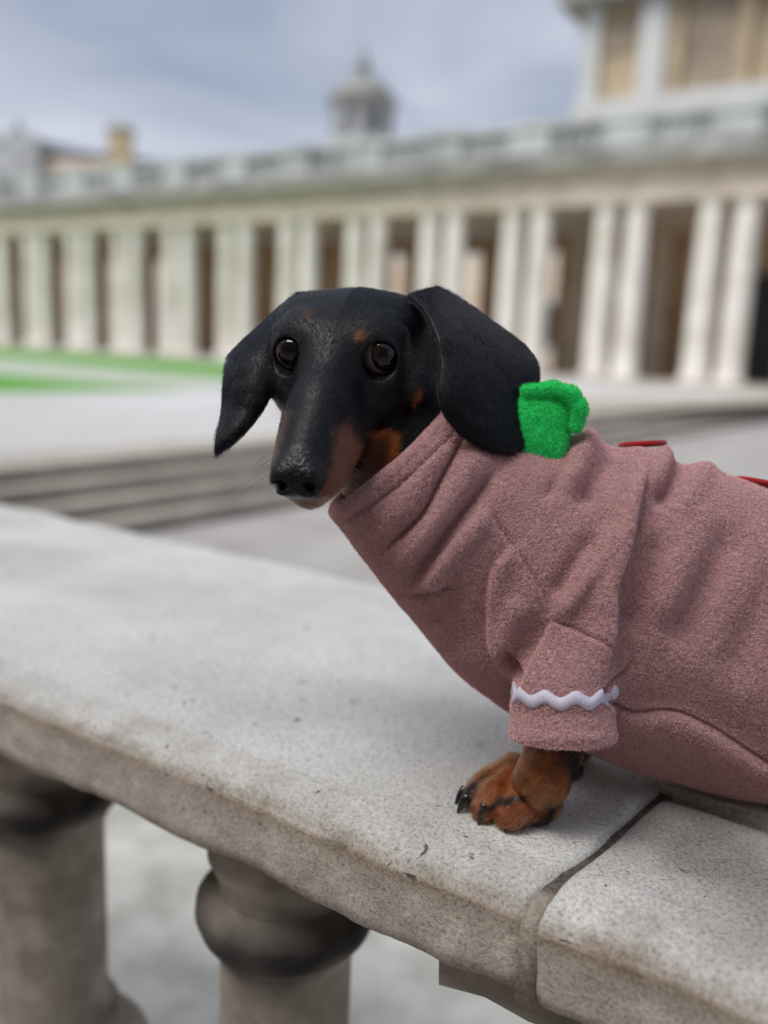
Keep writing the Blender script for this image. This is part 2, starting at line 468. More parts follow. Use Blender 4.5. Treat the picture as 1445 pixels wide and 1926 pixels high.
# ------------------------------------------------------------------ colonnade
ZB = ZU
colon = empty('colonnade', tuple(CP(15, 0, ZB)))
tag(colon, 'long weathered stone colonnade of coupled columns behind the dog', 'colonnade')
PER, HC = 3.34, 5.66
mb = MB(); mb.box(CP(25, 2.6, ZB - 0.02), (CU, CN, ZD), (60, 3.5, 0.14)); mb.build('stylobate', MAT['step'], colon)
prof = [(0.50, 0.0), (0.50, 0.12), (0.47, 0.14), (0.47, 0.22), (0.44, 0.27), (0.415, 0.34), (0.41, 1.6), (0.40, 3.2), (0.365, 5.2), (0.355, 5.6), (0.345, 5.62), (0.345, 5.67), (0.325, 5.69), (0.325, 5.78), (0.40, 5.86), (0.43, 5.88), (0.43, 6.0)]
prof = [(r, z * HC / 6.0) for r, z in prof]
cm = None
def column(s, n):
    global cm
    if cm is None:
        o = MB().lathe((0, 0, 0), prof, 28).build('column', MAT['column'], None, True); cm = o.data
    else:
        o = bpy.data.objects.new('column', cm); COL.objects.link(o)
    o.parent = colon; o.matrix_parent_inverse = colon.matrix_basis.inverted()
    p = CP(s, n, ZB + 0.121); o.location = tuple(p)
for k in range(-3, 16):
    for ds in (-0.53, 0.53):
        column(-0.5 + PER * k + ds, 0)
s0, s1 = -13.0, 60.0
sm, sh = (s0 + s1) / 2, (s1 - s0) / 2
zt = ZB + 0.121 + HC
def band(name, mat, z0, z1, n0, n1):
    mb = MB(); mb.box(CP(sm, (n0 + n1) / 2, (z0 + z1) / 2), (CU, CN, ZD), (sh, (n1 - n0) / 2, (z1 - z0) / 2)); return mb.build(name, mat, colon)
band('architrave', MAT['entab'], zt, zt + 0.42, -0.44, 5.44)
band('frieze', MAT['entab'], zt + 0.422, zt + 0.98, -0.40, 5.40)
band('bed_moulding', MAT['entab'], zt + 0.982, zt + 1.12, -0.55, 5.5)
band('cornice', MAT['cornice'], zt + 1.122, zt + 1.34, -0.95, 5.9)
band('blocking_course', MAT['cornice'], zt + 1.342, zt + 1.72, -0.45, 5.4)
band('parapet_rail', MAT['parapet'], zt + 2.50, zt + 2.70, -0.35, 0.10)
for k in range(-6, 32):
    mb = MB(); sk = -0.5 + PER * 0.5 * k
    wide = 0.42 if k % 2 == 0 else 0.0
    if wide:
        mb.box(CP(sk, -0.13, zt + 2.11), (CU, CN, ZD), (0.72, 0.24, 0.388)); mb.build('parapet_pedestal', MAT['parapet'], colon)
        mb = MB(); mb.box(CP(sk, -0.13, zt + 2.62), (CU, CN, ZD), (0.82, 0.32, 0.14)); mb.build('pedestal_cap', MAT['parapet'], colon)
for k in range(-3, 16):
    sk = -0.5 + PER * (k + .5)
    if s0 < sk < s1:
        mb = MB(); mb.box(CP(sk, -0.06, zt + 2.10), (CU, CN, ZD), (PER / 2 - .725, 0.05, 0.37)); mb.build('parapet_panel', MAT['parapet'], colon)
pbm = None
bp = [(0.10, 0), (0.10, 0.06), (0.06, 0.10), (0.12, 0.28), (0.10, 0.40), (0.055, 0.62), (0.09, 0.70), (0.10, 0.776)]
for k in range(-4, 16):
    for j in range(5):
        s = -0.5 + PER * k + 0.62 + (PER - 1.24) * (j + 0.5) / 5
        if s > s1 or s < s0: continue
        if pbm is None:
            o = MB().lathe((0, 0, 0), bp, 10).build('parapet_baluster', MAT['parapet'], None, True); pbm = o.data
        else:
            o = bpy.data.objects.new('parapet_baluster', pbm); COL.objects.link(o)
        o.parent = colon; o.matrix_parent_inverse = colon.matrix_basis.inverted(); o.location = tuple(CP(s, -0.13, zt + 1.722))
# back wall of the passage: brown wall on the near half, doorways, open further along
def wall_piece(name, mat, sa, sb, na, nb, za, zb):
    mb = MB(); mb.box(CP((sa + sb) / 2, (na + nb) / 2, (za + zb) / 2), (CU, CN, ZD), ((sb - sa) / 2, (nb - na) / 2, (zb - za) / 2)); return mb.build(name, mat, colon)
zf = ZB + 0.121
def swall(x): return sz(x, 560, 5.6)[0]
op = [(swall(900), swall(858)), (swall(1046), swall(1004)), (swall(757), swall(728)), (swall(305), swall(285)), (swall(218), swall(196)), (swall(130), swall(112))]
op = sorted([tuple(sorted(o_)) for o_ in op]); cur = -13.0
for a_, b_ in op + [(60.0, 60.0)]:
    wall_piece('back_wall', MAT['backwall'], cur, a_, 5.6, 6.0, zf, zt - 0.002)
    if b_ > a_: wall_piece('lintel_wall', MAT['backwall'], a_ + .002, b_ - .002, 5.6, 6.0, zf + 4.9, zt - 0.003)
    cur = b_
for k in range(-3, 3):
    wall_piece('wall_pilaster', MAT['entab'], -0.5 + PER * k - 0.3, -0.5 + PER * k + 0.3, 5.45, 5.598, zf, zt - 0.004)
a_, b_ = sorted((swall(1415), swall(1475))); wall_piece('doorway', MAT['window'], a_, b_, 5.40, 5.448, zf, zf + 3.9)

# far brick range seen through the open bays
far = empty('brick_range', tuple(CP(25, 24, ZU)))
tag(far, 'red brick building with pale dressings seen between the columns', 'building')
def far_box(root, name, mat, sa, sb, na, nb, za, zb):
    mb = MB(); mb.box(CP((sa + sb) / 2, (na + nb) / 2, (za + zb) / 2), (CU, CN, ZD), ((sb - sa) / 2, (nb - na) / 2, (zb - za) / 2)); return mb.build(name, mat, root)
far_box(far, 'wall', MAT['brick'], -5, 60, 24, 30, ZU, ZU + 7)
for k in range(16):
    sa = -3 + 4 * k
    f = far_box(far, 'window', MAT['pavilion_pale'], sa, sa + 2.0, 23.9, 23.998, ZU + 0.8, ZU + 4.4)
    far_box(f, 'pane', MAT['window'] if k % 3 else MAT['buff'], sa + 0.4, sa + 1.6, 23.84, 23.898, ZU + 1.2, ZU + 4.0)

# ------------------------------------------------------------------ pavilion block, upper right
pav = empty('pavilion_block', tuple(CP(0.0, 9, ZU)))
tag(pav, 'tall honey stone block with pilasters rising above the colonnade', 'building')
PD = 15.0                                           # set back behind the colonnade
sL, _ = sz(1100, 120, PD); _, zb_ = sz(1250, 205, PD); _, zt_ = sz(1100, 18, PD)
sR = sL - 30
def pv(name, mat, sa, sb, na, nb, za, zb, root=None): return far_box(root or pav, name, mat, min(sa, sb), max(sa, sb), na, nb, za, zb)
pv('wall', MAT['pavilion'], sR, sL, PD, PD + 12, ZU, zt_)
pv('plinth_course', MAT['pavilion_pale'], sR - 0.3, sL + 0.3, PD - 0.5, PD - 0.004, zb_ - 0.6, zb_ + 0.6)
pv('ledge', MAT['cornice'], sR - 0.5, sL + 0.5, PD - 0.8, PD - 0.006, zb_ - 1.5, zb_ - 0.602)
pv('cornice', MAT['cornice'], sR - 1.2, sL + 1.2, PD - 1.2, PD + 13, zt_ + 0.004, zt_ + 0.9)
pv('attic', MAT['pavilion'], sR, sL, PD + 0.3, PD + 11, zt_ + 0.904, zt_ + 4)
for xa, xb, m_, pr in ((1098, 1130, 'pavilion_pale', .35), (1205, 1252, 'pavilion_pale', .5), (1256, 1284, 'pavilion', .3), (1385, 1412, 'pavilion', .4), (1470, 1520, 'pavilion_pale', .5)):
    a, _ = sz(xa, 120, PD); b, _ = sz(xb, 120, PD)
    pv('pilaster', MAT[m_], a, b, PD - pr, PD - 0.002, zb_ + 0.602, zt_ - 0.002)
for xa, xb, ya, yb in ((1140, 1190, 40, 95), (1300, 1380, 0, 70)):
    a, z1_ = sz(xa, ya, PD); b, z2_ = sz(xb, yb, PD)
    f = pv('niche', MAT['niche'], a, b, PD - 0.1, PD - 0.003, z2_, z1_)
a, z1_ = sz(1298, 60, PD); b, z2_ = sz(1380, 168, PD)
pv('panel', MAT['niche'], a, b, PD - 0.08, PD - 0.003, z2_, z1_ - 0.004)

# ------------------------------------------------------------------ unseen wing added behind the camera; blocks frontal sky, darkens eye reflections
opp = empty('sky_blocker_wing', (0, -11, 0))
tag(opp, 'unseen stone wing added to block frontal sky', 'building')
def ob(name, mat, a0, a1, n0, n1, z0, z1, root=None):
    mb = MB(); mb.box(AN((a0 + a1) / 2, (n0 + n1) / 2, (z0 + z1) / 2), (AD, ND, ZD), ((a1 - a0) / 2, (n1 - n0) / 2, (z1 - z0) / 2)); return mb.build(name, mat, root or opp)
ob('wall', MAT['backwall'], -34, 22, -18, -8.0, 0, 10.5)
ob('cornice', MAT['cornice'], -34.5, 22.5, -18.3, -7.4, 10.504, 11.2)
for k in range(13):
    for z0 in (1.2, 6.2):
        f = ob('window', MAT['pavilion_pale'], -32 + 4.1 * k, -30.2 + 4.1 * k, -7.998, -7.9, z0, z0 + 3.2)
        ob('pane', MAT['window'], -31.8 + 4.1 * k, -30.4 + 4.1 * k, -7.898, -7.85, z0 + .2, z0 + 3.0, f)

# ------------------------------------------------------------------ domed lantern
ld = 75.0
def pz(x, y, d): return P(x, y, d)
lb = pz(680, 278, ld); lant = empty('domed_lantern', (lb[0], lb[1], lb[2] - 8)); px = ld / FPX
tag(lant, 'small domed stone lantern with a spire above the roofline', 'lantern')
base = np.array([lb[0], lb[1], lb[2] - 8])
def lath(name, mat, prof, n=24):
    mb = MB(); mb.lathe((base[0], base[1], 0), [(r * px, lb[2] + z * px) for r, z in prof], n); return mb.build(name, mat, lant, True)
lath('drum', MAT['parapet'], [(66, -180), (66, -2), (60, 0), (57, 8), (54, 10), (54, 66)], 8)
lath('cornice', MAT['cornice'], [(60, 66.5), (64, 74), (66, 82), (62, 84)], 24)
lath('dome', MAT['lead'], [(58, 84.5), (52, 98), (40, 111), (24, 120), (13, 124)], 24)
lath('finial', MAT['lead'], [(12, 124.5), (11, 138), (16, 141), (9, 148), (5, 160), (2.5, 178)], 12)
for k in range(8):
    t = math.pi / 8 + k * math.pi / 4
    c = np.array([math.cos(t), math.sin(t), 0]); s = np.array([-math.sin(t), math.cos(t), 0])
    mb = MB(); mb.box(np.array([base[0], base[1], lb[2] + 36 * px]) + c * 50.5 * px, (c, s, ZD), (1.2 * px, 9 * px, 22 * px)); mb.build('window', MAT['slate'], lant)
    t = k * math.pi / 4; c = np.array([math.cos(t), math.sin(t), 0]); s = np.array([-math.sin(t), math.cos(t), 0])
    mb = MB(); mb.box(np.array([base[0], base[1], lb[2] + 38 * px]) + c * 54 * px, (c, s, ZD), (4 * px, 5 * px, 27.5 * px)); mb.build('pilaster', MAT['parapet'], lant)

# ------------------------------------------------------------------ building far left, with chimney
ld2 = 70.0; q = ld2 / FPX
o_ = pz(70, 330, ld2); lh = empty('far_wing', (o_[0], o_[1], ZU))
tag(lh, 'grey stone wing with slate roof and red brick wall at far left', 'building')
XA = np.array([1.0, 0, 0]); YA = np.array([0, 1.0, 0])
def lx(name, mat, x0, x1, y0, y1, dn=0.0, dd=5.0, z0=None):
    a = pz(x0, y1, ld2); b = pz(x1, y0, ld2)
    za = z0 if z0 is not None else min(a[2], b[2])
    mb = MB(); mb.box(((a[0] + b[0]) / 2, a[1] + dn + dd / 2, (za + b[2]) / 2), (XA, YA, ZD), ((b[0] - a[0]) / 2, dd / 2, (b[2] - za) / 2)); return mb.build(name, mat, lh)
lx('wall', MAT['parapet'], -260, 78, 262, 400, 0, 8, ZU)
lx('wall', MAT['brick'], 79, 215, 300, 400, 1, 6, ZU)
for x0 in (-30, 25):
    lx('window', MAT['window'], x0, x0 + 18, 300, 335, -0.1, 0.08)
a = pz(-120, 268, ld2); b = pz(300, 300, ld2); ap = pz(0, 232, ld2)
mb = MB(); mb.v = [np.array([a[0], a[1] + .5, a[2]]), np.array([b[0], a[1] + .5, b[2]]), np.array([b[0], a[1] + 9, b[2]]), np.array([a[0], a[1] + 9, a[2]]), np.array([pz(10, 240, ld2)[0], a[1] + 4.5, ap[2]]), np.array([pz(120, 262, ld2)[0], a[1] + 4.5, ap[2] - 1])]
mb.f = [[0, 1, 5, 4], [1, 2, 5], [2, 3, 4, 5], [3, 0, 4], [3, 2, 1, 0]]
roof = mb.build('roof', MAT['slate'], lh)
t_ = pz(15, 240, ld2); mb = MB().lathe((t_[0], t_[1] + 2, 0), [(16 * q, t_[2] - 60 * q), (16 * q, t_[2] - 4 * q), (19 * q, t_[2] - 2 * q), (10 * q, t_[2] + 8 * q), (2 * q, t_[2] + 24 * q)], 12); mb.build('turret', MAT['lead'], lh, True)
cb = pz(228, 300, ld2); ch = empty('chimney_stack', tuple(cb)); tag(ch, 'buff chimney stack left of the domed lantern', 'chimney')
mb = MB().box((cb[0], cb[1], cb[2] + 5 * q), (XA, YA, ZD), (19 * q, 17 * q, 44 * q)); mb.build('stack', MAT['buff'], ch)
mb = MB().box((cb[0], cb[1], cb[2] + 52 * q), (XA, YA, ZD), (23 * q, 21 * q, 2.9 * q)); mb.build('cap', MAT['cornice'], ch)
for dx in (-9, 9):
    MB().lathe((cb[0] + dx * q, cb[1], cb[2] + 55 * q), [(5 * q, 0), (4.2 * q, 7 * q), (5 * q, 8 * q)], 10).build('chimney_pot', MAT['buff'], ch, True)

# ------------------------------------------------------------------ balustrade in the foreground
bal = empty('stone_balustrade', tuple(AN(0.0, 0.585, 0)))
tag(bal, 'weathered pale stone balustrade the dog stands on', 'balustrade')
N0, N1, TH = 0.368, 0.803, 0.062
JB = [(0.368, None)]
jn = [onz(1003, 1690, TOPZ), onz(1062, 1640, TOPZ), onz(1130, 1590, TOPZ), onz(1190, 1535, TOPZ), onz(1252, 1480, TOPZ)]
JN = np.array([toAN(p) for p in jn]); JN = JN[np.argsort(JN[:, 1])]
NSPLIT = JN[-1, 1]                                    # lengthwise joint between the two right-hand stones
def jline(n): return np.interp(n, JN[:, 1], JN[:, 0])
def slab(name, afun0, afun1, n0, n1, na, nn, seed, rf=True, rn=True):
    """one coping stone: top, rounded arrises, front face and underside swept along its length"""
    R = 0.013
    sec = []
    RF = R if rf else 0.0003; RN = R if rn else 0.0003
    def arc(cn, cz, t0, t1, k, R):
        for i in range(k + 1):
            t = math.radians(t0 + (t1 - t0) * i / k); sec.append((cn + R * math.cos(t), cz + R * math.sin(t)))
    m_ = nn
    sec.append((n1 - R * .6, -TH)); sec.append((n1, -TH + R * .6)); sec.append((n1, -TH * .5))
    arc(n1 - RF, -RF, 0, 90, 5, RF)
    for i in range(1, m_): sec.append((n1 - RF + (n0 + RN - (n1 - RF)) * i / m_, 0))
    arc(n0 + RN, -RN, 90, 180, 6, RN)
    for i in range(1, 12): sec.append((n0, -R + (-TH + R * 1.6) * i / 12))
    sec.append((n0 + .002, -TH + .004)); sec.append((n0 + .010, -TH))
    sec = np.array(sec); ns = len(sec)
    u = np.linspace(0, 1, na)
    e = 0.006
    u = np.unique(np.concatenate([u, np.array([0, .0006, .0016, .003]), 1 - np.array([0, .0006, .0016, .003])]))
    V = []
    for t in u:
        a0 = afun0(sec[:, 0]); a1 = afun1(sec[:, 0]); a = a0 + (a1 - a0) * t
        de = np.minimum(a - a0, a1 - a); inset = 0.0045 * np.clip(1 - de / 0.006, 0, 1) ** 2
        c = np.array([(n0 + n1) / 2, -TH / 2])
        d = sec - c; dl = np.maximum(np.abs(d[:, 0]) / ((n1 - n0) / 2), 1e-6)
        n = sec[:, 0] - np.sign(d[:, 0]) * inset * (np.abs(d[:, 0]) > (n1 - n0) / 2 - .02)
        z = sec[:, 1] - inset * (sec[:, 1] > -R * 1.2) + inset * (sec[:, 1] < -TH + .008)
        V.append(AD[None] * a[:, None] + ND[None] * n[:, None] + ZD[None] * (TOPZ + z)[:, None])
    V = np.array(V); nu = len(u)
    pts = V.reshape(-1, 3)
    nn_ = np.tile(sec[:, 0], nu); zz = np.tile(sec[:, 1], nu)
    front = np.clip((n0 + 0.03 - nn_) / 0.03, 0, 1) * rn
    w1 = fbm(pts, 9, 3, seed); w2 = fbm(pts, 60, 3, seed + 5)
    up = (zz > -R * .9)
    pts = pts - ND[None] * (front * (0.0035 * w1 + 0.0012 * w2))[:, None]
    pts = pts + ZD[None] * (np.where(up, 0.0018 * w1 + 0.0004 * w2 - front * (0.003 + 0.004 * np.abs(w1)), 0))[:, None]
    low = rn * np.clip((-TH * .75 - zz) / (TH * .25), 0, 1) * (nn_ < n0 + .02)
    pts = pts + ZD[None] * (low * (0.006 * fbm(pts, 14, 3, seed + 9)))[:, None]
    idx = np.arange(nu * ns).reshape(nu, ns)
    q = np.stack([idx[:-1], np.roll(idx[:-1], -1, 1), np.roll(idx[1:], -1, 1), idx[1:]], -1).reshape(-1, 4)
    o = fast_mesh(name, pts, q, MAT['coping'], bal)
    bm = bmesh.new(); bm.from_mesh(o.data); bmesh.ops.holes_fill(bm, edges=bm.edges[:], sides=0); bmesh.ops.recalc_face_normals(bm, faces=bm.faces); bm.to_mesh(o.data); bm.free()
    o.data.shade_smooth()
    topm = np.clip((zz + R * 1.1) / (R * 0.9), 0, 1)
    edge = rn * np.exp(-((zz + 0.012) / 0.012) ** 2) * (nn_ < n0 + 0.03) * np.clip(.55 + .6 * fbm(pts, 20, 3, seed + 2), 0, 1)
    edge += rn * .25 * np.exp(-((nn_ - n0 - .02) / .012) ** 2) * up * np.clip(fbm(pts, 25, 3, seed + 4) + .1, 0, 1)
    return o, pts, topm, np.clip(edge, 0, 1), nn_, up
def finish(t, gfun):
    o, pts, topm, edge, nn_, up = t
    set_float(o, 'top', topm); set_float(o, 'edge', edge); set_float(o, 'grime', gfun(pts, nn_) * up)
A0 = -3.2
g = 0.0026
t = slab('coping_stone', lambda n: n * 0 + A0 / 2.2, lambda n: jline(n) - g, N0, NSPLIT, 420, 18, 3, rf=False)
finish(t, lambda p, n: np.clip((p @ AD + 0.25) / 0.4, 0, 1) * .22 * np.clip(.6 + fbm(p, 12, 3, 1), 0, 1))
t[0]['label'] = 'long pale coping stone under the front paw'
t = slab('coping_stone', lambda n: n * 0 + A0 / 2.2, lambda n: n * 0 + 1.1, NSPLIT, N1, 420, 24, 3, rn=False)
finish(t, lambda p, n: np.clip((p @ AD + 0.25) / 0.4, 0, 1) * .22 * np.clip(.6 + fbm(p, 12, 3, 1), 0, 1))
t[0]['label'] = 'rear coping stone running on behind the paw'
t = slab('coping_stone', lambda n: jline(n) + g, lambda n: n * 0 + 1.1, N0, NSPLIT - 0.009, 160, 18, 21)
finish(t, lambda p, n: np.clip((n - N0 - .020 - .010 * fbm(p, 22, 2, 4)) / .022, 0, 1) * np.clip(.75 + .5 * fbm(p, 18, 3, 8), 0, 1))
t[0]['label'] = 'dark speckled coping stone right of the joint'
# mortar in the cross joint and grime with painted gap shadow in the lengthwise joint
mv = []; nn = np.concatenate([np.linspace(N0 - 0.001, NSPLIT, 60)])
V = []
for n in nn:
    a = jline(n); wv = g + .0030 + .0016 * math.sin(n * 95)
    z = TOPZ - 0.0048
    dip = 0.009 * max(0, 1 - (n - N0) / 0.012) ** 2
    V += [AN(a - wv, n, z - dip), AN(a + wv, n, z - dip), AN(a + wv, n, TOPZ - TH), AN(a - wv, n, TOPZ - TH)]
V = np.array(V); V[:, 2] += 0.0010 * fbm(V, 60, 3, 4) * (V[:, 2] > TOPZ - .02)
F = []
for i in range(len(nn) - 1):
    for j in range(4): F.append([4 * i + j, 4 * i + (j + 1) % 4, 4 * i + 4 + (j + 1) % 4, 4 * i + 4 + j])
F += [[0, 1, 2, 3][::-1], [4 * (len(nn) - 1) + j for j in range(4)]]
mo = mesh_obj('mortar', V, F, MAT['mortar'], bal); set_float(mo, 'top', np.repeat(np.clip((nn - N0 - .012) / .008, 0, 1), 4) * np.tile([1, 1, 0, 0], len(nn))); mo['label'] = 'crumbling mortar in the joint between coping stones'
mb = MB(); mb.box(AN((JN[-1, 0] + 1.1) / 2, NSPLIT - 0.0045, TOPZ - 0.034), (AD, ND, ZD), ((1.1 - JN[-1, 0]) / 2, 0.0044, 0.020)); mb.build('joint_dirt_shade', MAT['dirt_shade'], bal)
# bed block under the joint, thin bed moulding under the coping
def bed(a0, a1, n0, n1, th, seed):
    mb = MB(); k = 40
    for i in range(k + 1):
        a = a0 + (a1 - a0) * i / k; w_ = .004 * math.sin(a * 31 + seed) + .003 * math.sin(a * 77 + seed * 2)
        for n_, z_ in ((n0 + w_, TOPZ - TH + .012), (n0 + w_ + .004, TOPZ - TH - th + w_ * .4), (n1, TOPZ - TH - th), (n1, TOPZ - TH + .012)): mb.v.append(AN(a, n_, z_))
    for i in range(k):
        for j in range(4): mb.f.append([4 * i + j, 4 * i + (j + 1) % 4, 4 * i + 4 + (j + 1) % 4, 4 * i + 4 + j])
    mb.f += [[3, 2, 1, 0], [4 * k + j for j in range(4)]]
    o = mb.build('bed_course', MAT['baluster'], bal, True); set_float(o, 'darken', np.full(len(o.data.vertices), .12)); return o
r_ = ray(690, 1770); t_ = (.40 - CAM @ ND) / (r_ @ ND); aL = (CAM + r_ * t_) @ AD
r_ = ray(832, 1850); t_ = (.395 - CAM @ ND) / (r_ @ ND); aR = (CAM + r_ * t_) @ AD
bed(-2.6, aL, .400, .56, .020, 1.0); bed(aR, 0.9, .392, .56, .030, 4.0)
# balusters
bprof = [(0.060, 0.006), (0.060, -0.018), (0.052, -0.036), (0.052, -0.044), (0.062, -0.050), (0.068, -0.056), (0.069, -0.066), (0.065, -0.077), (0.056, -0.085),
         (0.055, -0.093), (0.0515, -0.097), (0.0505, -0.105), (0.0505, -0.285), (0.053, -0.300), (0.061, -0.307), (0.063, -0.315), (0.061, -0.323), (0.070, -0.330), (0.090, -0.355),
         (0.098, -0.40), (0.080, -0.47), (0.062, -0.56), (0.052, -0.64), (0.056, -0.70), (0.075, -0.72), (0.075, -0.78)]
ZBT = TOPZ - TH - 0.022
bmsh = None
def baluster(p, label):
    global bmsh
    if bmsh is None:
        pr = []
        for (r0, z0), (r1, z1) in zip(bprof[:-1], bprof[1:]):
            for i in range(3): pr.append((r0 + (r1 - r0) * i / 3, z0 + (z1 - z0) * i / 3))
        pr.append(bprof[-1])
        o = MB().lathe((0, 0, 0), pr[::-1], 48).build('baluster', MAT['baluster'], None, False)
        o.data.shade_smooth(); o.data.set_sharp_from_angle(angle=math.radians(50))
        v = verts_of(o); zz = v[:, 2]
        darken = np.clip(np.exp(-((zz + .062) / .022) ** 2) * .9 + .35 * np.exp(-((zz + .305) / .008) ** 2) + .3 * fbm(v, 20, 3, 3) * (zz > -.12), 0, 1)  # dark band round the cap ring, fainter one at the lower groove
        set_float(o, 'darken', darken); bmsh = o.data
    else:
        o = bpy.data.objects.new('baluster', bmsh); COL.objects.link(o)
    o.parent = bal; o.matrix_parent_inverse = bal.matrix_basis.inverted()
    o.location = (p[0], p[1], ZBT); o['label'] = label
b2 = P(540, 1720, 0.66); a2, n2 = toAN(b2)
b1 = P(95, 1560, 0.83); a1, n1_ = toAN(b1)
print('baluster AN', a1, n1_, a2, n2)
NB = 0.457; DA = 0.31
ab = a2
# keep the row straight: place along the centre line through the second baluster's line of sight
r_ = ray(540, 1720); t_ = (NB - CAM @ ND) / (r_ @ ND); a2 = (CAM + r_ * t_) @ AD
r_ = ray(92, 1560); t_ = (NB - CAM @ ND) / (r_ @ ND); a1 = (CAM + r_ * t_) @ AD
print('spacing', a2 - a1)
labs = {0: 'baluster at the bottom centre with dark cap', -1: 'baluster at the bottom left corner'}
for k in range(-4, 4):
    if k in (1,): continue
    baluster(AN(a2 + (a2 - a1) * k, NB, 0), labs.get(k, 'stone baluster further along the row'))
mb = MB(); mb.box(AN(-0.3, NB, ZBT - 0.78 - 0.09), (AD, ND, ZD), (2.2, 0.16, 0.0895)); mb.build('plinth', MAT['baluster'], bal, bevel=0.01)
set_float(bal.children[-1], 'darken', np.full(len(bal.children[-1].data.vertices), 0.1))
# ------------------------------------------------------------------ the dachshund
GZ = TOPZ + 0.0008
dog = empty('dachshund', tuple(onz(1000, 1545, TOPZ)))
tag(dog, 'black and tan dachshund in a brown fleece jumper standing on the balustrade', 'dog')

# head frame: origin between the eyes, r to the dog's left, u up, f along the muzzle (centimetres)
HE = P(636, 661, 0.480)
hv = nrm(CAM - HE); hr = nrm(RT - (RT @ hv) * hv); hu = np.cross(hv, hr)
TH_, PS_, RO_ = math.radians(15), math.radians(16), math.radians(1.6)
HF = hv * math.cos(TH_) * math.cos(PS_) - hu * math.sin(TH_) - hr * math.cos(TH_) * math.sin(PS_)
HR = nrm(hr - (hr @ HF) * HF); HU = np.cross(HF, HR)
HR, HU = HR * math.cos(RO_) + HU * math.sin(RO_), HU * math.cos(RO_) - HR * math.sin(RO_)
HM = np.stack([HR, HU, HF])
def H(r, u, f): return HE + (HR * r + HU * u + HF * f) * 0.01
def toH(p): return ((p - HE) @ HM.T) * 100
def droop(q):
    q = q.copy(); f = np.maximum(q[:, 2], 0); q[:, 1] += 0.25 * f * f / (f + 2.0); return q
EYE = np.array([2.48, -0.05, 0.0]); ER = 1.16
EG = nrm([0.14, 0.05, 0.97])
def head_sdf(q):
    """q in head centimetres"""
    s = droop(q); s[:, 0] = np.abs(s[:, 0])
    d = d_ell(s, (0, -0.15, -3.7), (4.4, 2.85, 4.2))
    d = smin(d, d_ell(s, (3.1, -1.6, -5.2), (2.3, 3.0, 3.0)), 1.2)
    d = smin(d, d_ell(s, (2.5, 0.75, -3.2), (2.0, 1.5, 2.4)), 1.0)
    d = smin(d, d_ell(s, (0, 0.1, -1.4), (3.35, 1.95, 3.0)), 1.2)                       # forehead
    d = smin(d, d_ell(s, (2.0, 1.15, -0.5), (1.35, 0.85, 1.2)), 0.9)                     # brow
    e = s.copy(); e[:, 0] *= 1.07
    d = smin(d, d_chain(e, [((0, -0.9, 0.0), 2.25), ((0, -1.75, 3.6), 1.95), ((0, -2.65, 7.0), 1.62)], 0.3), 1.5)   # muzzle
    d = smin(d, d_ell(s, (2.75, -1.9, -1.2), (1.5, 2.2, 3.0)), 1.3)                      # cheek
    d = smin(d, d_cone(s, (1.45, -2.75, 1.2), (0.84, -3.45, 6.5), 1.42, 1.18), 0.8)      # upper lip
    d = smin(d, d_chain(s, [((0, -3.9, -3.0), 2.5), ((0, -4.25, 2.0), 1.9), ((0, -4.45, 6.3), 1.02)], 0.4), 0.7)     # jaw
    # lip line
    d = smax(d, -(d_cone(s, (1.9, -3.55, 1.8), (1.3, -3.72, 6.9), 0.16, 0.13)), 0.25) if False else d
    # nose pad
    n = d_ell(s, (0, -2.55, 7.95), (1.45, 1.08, 1.02))
    n = smin(n, d_ell(s, (0.70, -2.62, 8.35), (0.74, 0.82, 0.66)), 0.3)
    d = smin(d, n, 0.35)
    d = smax(d, -d_cone(s, (0.66, -2.72, 9.20), (0.76, -2.66, 8.55), 0.44, 0.28), 0.16)
    d = smax(d, -d_cone(s, (0.90, -2.85, 8.95), (1.40, -3.10, 8.20), 0.22, 0.14), 0.14)
    d = smax(d, -d_cone(s, (0, -2.75, 9.05), (0, -3.8, 8.65), 0.05, 0.10), 0.18)
    d = smax(d, -d_cone(s, (0, -1.5, 9.10), (0, -2.7, 9.20), 0.10, 0.10), 0.25)
    # eyelids
    d = smin(d, d_sphere(s, EYE, 1.35), 0.6)
    d = smin(d, d_cone(s, (1.4, 1.0, 0.70), (3.6, 1.02, -0.45), 0.30, 0.24), 0.55)
    ap = d_sphere(s, EYE + EG * 1.16, 1.01)
    ap = smin(ap, d_sphere(s, EYE + EG * 1.0 + np.array([-0.90, -0.42, 0.15]), 0.30), 0.35)
    d = smax(d, -ap, 0.16)
    d = smax(d, -d_sphere(s, EYE, ER + 0.02), 0.04)
    return d

# ears as bent leather flaps: rows from root to tip (front edge x,y,d / back edge x,y,d)
EAR_R = [((772, 556, .492), (822, 542, .505), .000), ((800, 585, .478), (868, 568, .512), .006), ((824, 638, .466), (930, 612, .512), .006),
         ((832, 685, .460), (986, 655, .508), .008), ((828, 732, .458), (1010, 694, .500), .009), ((836, 772, .459), (1005, 742, .492), .009),
         ((863, 808, .461), (1001, 792, .486), .008), ((898, 833, .464), (988, 830, .480), .005), ((930, 845, .468), (965, 848, .474), .002)]
EAR_L = [((560, 557, .520), (602, 560, .508), .000), ((532, 580, .522), (562, 592, .498), .004), ((498, 610, .520), (528, 636, .490), .007),
         ((456, 648, .516), (519, 680, .488), .009), ((426, 681, .512), (514, 706, .487), .010), ((412, 718, .508), (509, 730, .486), .010),
         ((416, 757, .503), (497, 758, .484), .009), ((416, 788, .498), (476, 790, .482), .007), ((406, 815, .494), (446, 823, .481), .005),
         ((400, 838, .490), (418, 845, .482), .002), ((399, 850, .487), (405, 852, .484), .0005)]
